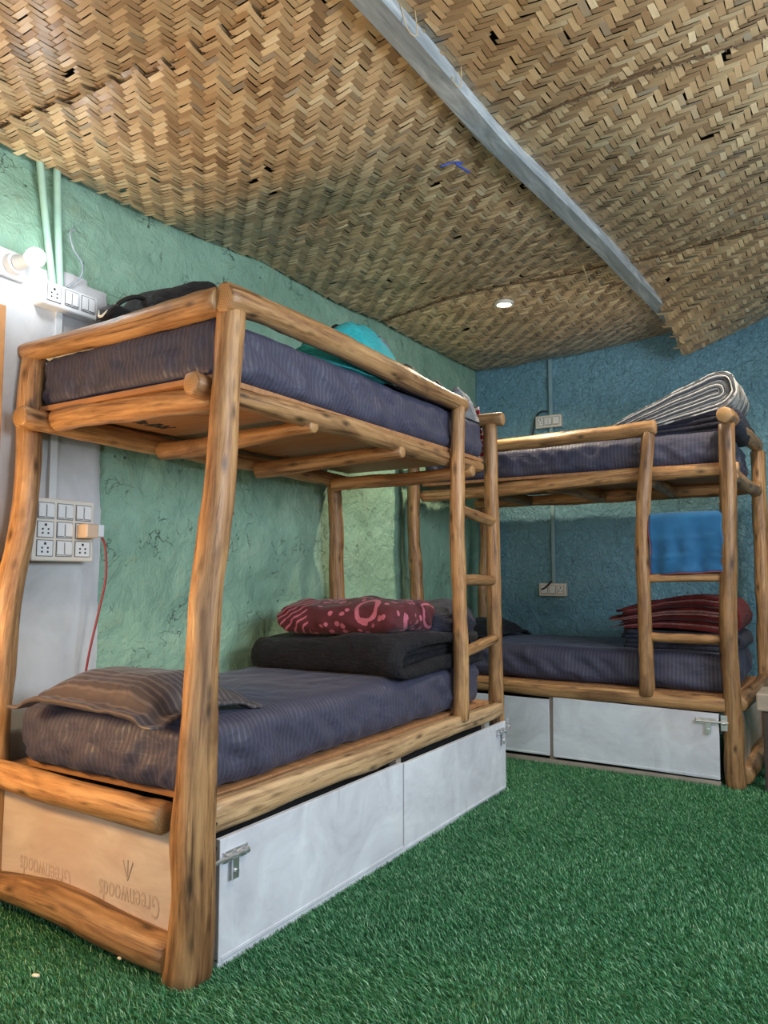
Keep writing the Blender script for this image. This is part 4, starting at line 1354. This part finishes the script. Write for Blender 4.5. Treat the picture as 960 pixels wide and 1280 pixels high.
def towel():
    n, m = 46, 34
    R = 0.030
    zr_ = 1.342
    front, back = 0.285, 0.20
    V = []
    for i in range(n):
        t = i / (n - 1)
        s = -back + t * (back + PI * R + front)      # distance along the cloth
        for j in range(m):
            q = j / (m - 1); u = -0.180 + 0.360 * q
            if s < 0: v, z = R, s
            elif s < PI * R: a = s / R; v, z = R * math.cos(a), R * math.sin(a)
            else: v, z = -R, -(s - PI * R)
            hang = max(0.0, -z)
            v += (0.010 * math.sin(q * 9 + 1) + 0.006 * math.sin(q * 21)) * min(1, hang * 6)
            u2 = u * (1 - 0.02 * hang / 0.3) + 0.004 * math.sin(z * 30)
            z += 0.012 * (q - 0.5) * (1 if s > PI * R else 0.5) * (1 if hang > 0 else 0.3)
            V.append((u2, v, z))
    V = np.array(V); N = len(V)
    hg = np.clip(-V[:, 2] * 6, 0, 1)
    V[:, 1] += hg * (0.012 * fbm(V * np.array([9, 0, 14]) + 3, 3, 61) - 0.006 * np.exp(-((V[:, 2] + 0.105) / 0.006) ** 2) - 0.006 * np.exp(-((V[:, 2] + 0.20) / 0.006) ** 2))
    V[:, 2] += hg * 0.008 * fbm(np.c_[V[:, 0] * 8, V[:, 0] * 0, V[:, 0] * 0], 2, 62)
    W_ = V.copy()
    # thickness: outward
    for i in range(n):
        t = i / (n - 1); s = -back + t * (back + PI * R + front)
        a = 0 if s < 0 else (s / R if s < PI * R else PI)
        W_[i * m:(i + 1) * m] += np.array([0, math.cos(a) * 0.004, math.sin(a) * 0.004])
    VV = np.concatenate([V, W_]); F = []
    for i in range(n - 1):
        for j in range(m - 1):
            a = i * m + j
            F.append((a, a + 1, a + m + 1, a + m)); F.append((N + a, N + a + m, N + a + m + 1, N + a + 1))
    ring = [i * m for i in range(n)] + [(n - 1) * m + j for j in range(1, m)] + [i * m + m - 1 for i in range(n - 2, -1, -1)] + [j for j in range(m - 2, 0, -1)]
    F += [(a, b, N + b, N + a) for a, b in zip(ring, ring[1:] + ring[:1])]
    o = mesh('towel', VV, F, M['towel'])
    hp = [tuple(W_[(n - 1) * m + j] + np.array([0, -0.001, 0])) for j in range(0, m, 3)]
    tube('hem', hp, 0.0025, M['towel_hem'], o, ns=6)
    hp = [tuple(W_[i * m] + np.array([-0.001, 0, 0])) for i in range(n // 2, n, 2)]
    tube('hem', hp, 0.0025, M['towel_hem'], o, ns=6)
    put(o, B2, (1.622, -0.004, zr_)); tag(o, 'blue towel draped over the top rung of the far ladder', 'towel')
towel()

# ------------------------------------------------------------------ wall fittings
def modules(parent, spec, face, size=(0.046, 0.062)):
    """spec: list of (a, z, kind); face(a, z, d) -> point d out of the wall"""
    for a, z, kind in spec:
        bm = bmesh.new()
        def bx(a0, z0, wa, wz, d0, d1):
            c = [face(a0 + sa * wa / 2, z0 + sz * wz / 2, d) for d in (d0, d1) for sa, sz in ((-1, -1), (1, -1), (1, 1), (-1, 1))]
            vs = [bm.verts.new(p) for p in c]
            fs = [bm.faces.new(vs[:4]), bm.faces.new(vs[4:])] + [bm.faces.new((vs[i], vs[(i + 1) % 4], vs[4 + (i + 1) % 4], vs[4 + i])) for i in range(4)]
            return fs
        fr = bx(a, z, size[0], size[1], 0, 0.002)
        for f in fr: f.material_index = 1
        for f in bx(a, z, size[0] - 0.005, size[1] - 0.005, 0, 0.003): f.material_index = 0
        if kind in ('switch', 'double'):
            ks = (0,) if kind == 'switch' else (-0.25, 0.25)
            for k in ks:
                wv = size[0] * (0.80 if kind == 'switch' else 0.42)
                for f in bx(a + k * size[0], z, wv, size[1] * 0.74, 0.003, 0.006): f.material_index = 0
                for f in bx(a + k * size[0], z - size[1] * 0.40, wv, 0.002, 0.003, 0.0045): f.material_index = 1
            if kind == 'double':
                for f in bx(a, z, 0.0018, size[1] * 0.74, 0.003, 0.0045): f.material_index = 1
        elif kind == 'socket':
            holes = [(0, 0.016, 0.0048), (-0.011, 0.001, 0.0036), (0.011, 0.001, 0.0036), (-0.011, -0.013, 0.0036), (0.011, -0.013, 0.0036)]
            for da, dz, rr in holes:
                for f in bx(a + da, z + dz, rr * 1.8, rr * 1.8, 0.003, 0.0036): f.material_index = 2
        bmesh.ops.recalc_face_normals(bm, faces=bm.faces)
        bm_obj({'switch': 'switch', 'double': 'switch', 'socket': 'socket'}[kind], bm, None, parent, False, [M['white_plastic'], M['grey_line'], M['black_plastic']])


def onleft(d0):
    return lambda a, z, d: (XW + d0 + d, a, z)


def onback(d0):
    return lambda a, z, d: (a, YB - d0 - d, z)


# upper board under the bulb
s1 = boxes('switch_board', [((XW + 0.030, 1.690, 2.058), (0.060, 0.235, 0.088))], M['white_plastic'], None, 0.008, (XW, 1.69, 2.058), seg=3)
tag(s1, 'white switch board with one socket and two switches below the bulb', 'switch board')
f = onleft(0.060)
modules(s1, [(a - 1.69, z - 2.058, k) for a, z, k in ((1.618, 2.060, 'socket'), (1.690, 2.062, 'double'), (1.760, 2.062, 'double'))], lambda a, z, d: (0.060 + d, a, z), (0.056, 0.060))
# big 3 x 3 board
s2 = boxes('switch_board', [((XW + 0.016, 1.690, 1.208), (0.032, 0.240, 0.212), 1), ((XW + 0.048, 1.690, 1.208), (0.036, 0.250, 0.222), 0)], None, None, 0.006, (XW, 1.69, 1.208), [M['cream_plastic'], M['beige_plastic']], 3)
tag(s2, 'large square nine-module switch board above the pillow', 'switch board')
kinds = [['double', 'double', 'double'], ['socket', 'double', 'socket'], ['socket', 'double', 'socket']]
sp = []
for r_ in range(3):
    for c_ in range(3):
        sp.append((-0.076 + c_ * 0.076, 0.066 - r_ * 0.066, kinds[r_][c_]))
modules(s2, sp, lambda a, z, d: (0.066 + d, a, z), (0.064, 0.058))
# charger with red cable
ch = empty('phone_charger', (XW + 0.069, 1.770, 1.208)); tag(ch, 'beige charger plugged into the nine-module board with a red cable', 'charger')
boxes('body', [((0.028, -0.004, 0.0), (0.056, 0.055, 0.052))], M['beige_plastic'], ch, 0.006)
boxes('cable_plug', [((0.042, 0.036, 0.002), (0.020, 0.026, 0.046))], M['white_plastic'], ch, 0.004)
tube('cable', [(0.045, 0.042, -0.018), (0.045, 0.060, -0.06), (0.04, 0.070, -0.17), (0.02, 0.058, -0.30), (0.0, 0.040, -0.44), (-0.02, 0.035, -0.56), (-0.03, 0.03, -0.66)], 0.0042, M['red_cable'], ch, n=40)

# conduits
c1 = tube('conduit_pipe', [(XW + 0.022, 1.562, 2.585), (XW + 0.022, 1.600, 2.33), (XW + 0.022, 1.640, 2.100)], 0.013, M['conduit_green']); tag(c1, 'pale green conduit pipe leaning, left of the two above the switch board', 'pipe')
c2 = tube('conduit_pipe', [(XW + 0.024, 1.632, 2.610), (XW + 0.022, 1.650, 2.33), (XW + 0.022, 1.668, 2.100)], 0.014, M['conduit_green']); tag(c2, 'pale green conduit pipe, right of the two above the switch board', 'pipe')
c3 = boxes('conduit_pipe', [((XW + 0.012, 1.668, 1.665), (0.024, 0.030, 0.71))], M['conduit_white'], None, 0.003, (XW, 1.668, 1.31)); tag(c3, 'white conduit strip joining the two switch boards', 'pipe')
c4 = boxes('conduit_pipe', [((-1.852, YB - 0.012, 1.805), (0.026, 0.030, 1.72))], M['conduit_blue'], None, 0.003, (-1.852, YB, 0.945)); tag(c4, 'blue-grey conduit strip running down the blue wall between its switch boards', 'pipe')
lw = tube('loose_wire', [(XW + 0.02, 1.700, 2.120), (XW + 0.03, 1.745, 2.170), (XW + 0.03, 1.752, 2.225), (XW + 0.03, 1.712, 2.270), (XW + 0.03, 1.695, 2.325), (XW + 0.025, 1.722, 2.352)], 0.0032, M['wire'], n=36); tag(lw, 'loose white twisted wire curling beside the green conduits', 'wire')

# bulb in its holder
lb = empty('wall_lamp', (XW, 1.487, 2.128)); tag(lb, 'lit white bulb in a round holder on the green wall', 'lamp')
boxes('holder_plate', [((0.012, -0.010, 0.0), (0.024, 0.110, 0.100))], M['white_plastic'], lb, 0.008)
bm = bmesh.new(); cyl_bm(bm, (0.02, -0.005, 0), (0.040, -0.002, 0.002), 0.040, 0.036, 28); cyl_bm(bm, (0.040, -0.002, 0.002), (0.085, 0.012, 0.010), 0.026, 0.022, 28)
bm_obj('holder', bm, M['white_plastic'], lb, False)
bm = bmesh.new(); bmesh.ops.create_uvsphere(bm, u_segments=28, v_segments=18, radius=0.033, matrix=Matrix.Translation((0.108, 0.022, 0.016)) @ Matrix.Diagonal((1.12, 1, 1, 1)))
bm_obj('bulb', bm, M['bulb_glass'], lb, True)
lamp('bulb_light', 'POINT', (XW + 0.20, 1.510, 2.146), 2.4, (0.93, 0.97, 1.0), 0.035)

# boards on the blue wall
s3 = boxes('switch_board', [((-1.866, YB - 0.022, 2.190), (0.200, 0.044, 0.094))], M['cream_plastic'], None, 0.006, (-1.866, YB, 2.190), seg=3); tag(s3, 'cream three-module switch board on the blue wall above the far bed', 'switch board')
modules(s3, [(-0.060, 0, 'socket'), (0.0, 0, 'double'), (0.060, 0, 'switch')], lambda a, z, d: (a, -0.044 - d, z), (0.052, 0.062))
s4 = boxes('switch_board', [((-1.858, YB - 0.022, 0.938), (0.205, 0.044, 0.094))], M['cream_plastic'], None, 0.006, (-1.858, YB, 0.938), seg=3); tag(s4, 'cream three-module switch board low on the blue wall over the far lower bunk', 'switch board')
modules(s4, [(-0.062, 0, 'switch'), (0.0, 0, 'switch'), (0.062, 0, 'socket')], lambda a, z, d: (a, -0.044 - d, z), (0.052, 0.062))
k3 = tube('cable', [(-1.885, YB - 0.02, 2.272), (-1.925, YB - 0.03, 2.272), (-1.965, YB - 0.03, 2.235), (-1.985, YB - 0.03, 2.17), (-1.995, YB - 0.03, 2.10)], 0.006, M['black_plastic'], n=30); tag(k3, 'black cable looping behind the upper switch board on the blue wall', 'cable')
k4 = tube('cable', [(-1.868, YB - 0.030, 1.000), (-1.875, YB - 0.055, 0.985), (-1.905, YB - 0.058, 0.955), (-1.935, YB - 0.056, 0.940)], 0.006, M['black_plastic'], n=24); tag(k4, 'short black cable crossing the lower switch board on the blue wall', 'cable')

# ceiling downlights
def downlight(x, y, z, label, energy):
    z = float((zl if x < -1 else zr)(np.array([x]), np.array([y]))[0]) - 0.012
    R = empty('downlight', (x, y, z)); tag(R, label, 'downlight')
    bm = bmesh.new()
    n = 32; ra, rb = 0.058, 0.044
    vs = [[bm.verts.new((r_ * math.cos(2 * PI * i / n), r_ * math.sin(2 * PI * i / n), zz)) for i in range(n)] for r_, zz in ((ra, 0.014), (ra, 0.0), (rb, -0.002), (rb, 0.014))]
    for a, b in zip(vs, vs[1:] + vs[:1]):
        for i in range(n):
            j = (i + 1) % n; bm.faces.new((a[i], a[j], b[j], b[i]))
    bmesh.ops.recalc_face_normals(bm, faces=bm.faces)
    bm_obj('rim', bm, M['cream_plastic'], R)
    bm = bmesh.new(); bmesh.ops.create_uvsphere(bm, u_segments=24, v_segments=12, radius=1, matrix=Matrix.Translation((0, 0, 0.004)) @ Matrix.Diagonal((rb - 0.002, rb - 0.002, 0.010, 1)))
    bm_obj('lens', bm, M['downlight_glass'], R, True)
    lamp('downlight_beam', 'SPOT', (x, y, z - 0.02), energy, (1.0, 0.86, 0.62), 0.04, (0, 0, 0), spot=155)
    return R
downlight(-1.69, 4.105, None, 'lit round downlight in the woven ceiling above the far bed', 78)
downlight(-0.17, 3.93, None, 'assumed lit round downlight right of the ceiling beam', 60)  # out of frame, assumed from the glow on the mat
downlight(-0.15, 1.75, None, 'added lit round downlight overhead near the assumed doorway', 48)  # unseen lamp, added to light the room from above

# straw ends and ties on the ceiling
def strand(pts, label, rad=0.0014, mat='straw'):
    o = tube('straw_strand', pts, rad, M[mat], ns=6, n=18); tag(o, label, 'straw'); return o
strand([(-1.09, 3.70, 2.625), (-1.085, 3.74, 2.575), (-1.07, 3.72, 2.53), (-1.06, 3.73, 2.49)], 'thin straw strand hanging left of the beam')
strand([(-0.86, 5.00, 2.70), (-0.858, 5.02, 2.62), (-0.862, 5.03, 2.55), (-0.835, 5.03, 2.53)], 'broad cane strip hanging at the blue end of the beam', 0.007)
strand([(-0.975, 1.66, 2.60), (-0.97, 1.70, 2.545), (-0.96, 1.73, 2.55), (-0.95, 1.70, 2.60)], 'looped straw strand at the near end of the beam', 0.0013)
strand([(-0.985, 1.98, 2.61), (-0.975, 2.00, 2.565), (-0.965, 2.02, 2.57), (-0.955, 2.00, 2.62)], 'looped straw strand hanging off the beam further in', 0.0013)
bt = tube('plastic_tie', [(-1.20, 2.33, 2.525), (-1.165, 2.37, 2.550), (-1.14, 2.39, 2.548), (-1.15, 2.36, 2.535), (-1.13, 2.43, 2.53)], 0.004, M['blue_tie'], ns=6, n=24); tag(bt, 'knotted blue plastic tie on the woven ceiling', 'tie')

# scraps on the grass
def scrap(x, y, s, label, rz):
    bm = bmesh.new(); bmesh.ops.create_icosphere(bm, subdivisions=2, radius=1, matrix=Matrix.Diagonal((s, s * 0.6, s * 0.35, 1)))
    for v_ in bm.verts: v_.co += Vector((random.uniform(-1, 1), random.uniform(-1, 1), random.uniform(-1, 1))) * s * 0.12
    o = bm_obj('leaf_scrap', bm, M['paper'], None, True); o.location = (x, y, 0.028); o.rotation_euler = (0.4, 0.3, rz); tag(o, label, 'scrap')
scrap(-1.815, 1.245, 0.010, 'pale dry scrap on the grass, nearer the frame corner', 0.6)
scrap(-1.705, 1.415, 0.007, 'tiny white scrap on the grass in front of the end panel', 0.2)

# bench at the right edge
bn = empty('bench', (-0.165, 4.26, 0.045)); tag(bn, 'low wooden bench end just showing beyond the far bed', 'bench')
boxes('seat', [((0.0, 0, 0.385), (0.50, 0.28, 0.085))], M['bench_wood'], bn, 0.008)
for sx_ in (-0.20, 0.20):
    for sy_ in (-0.10, 0.10):
        boxes('leg', [((sx_, sy_, 0.1495), (0.05, 0.05, 0.389))], M['bench_dark'], bn, 0.004)
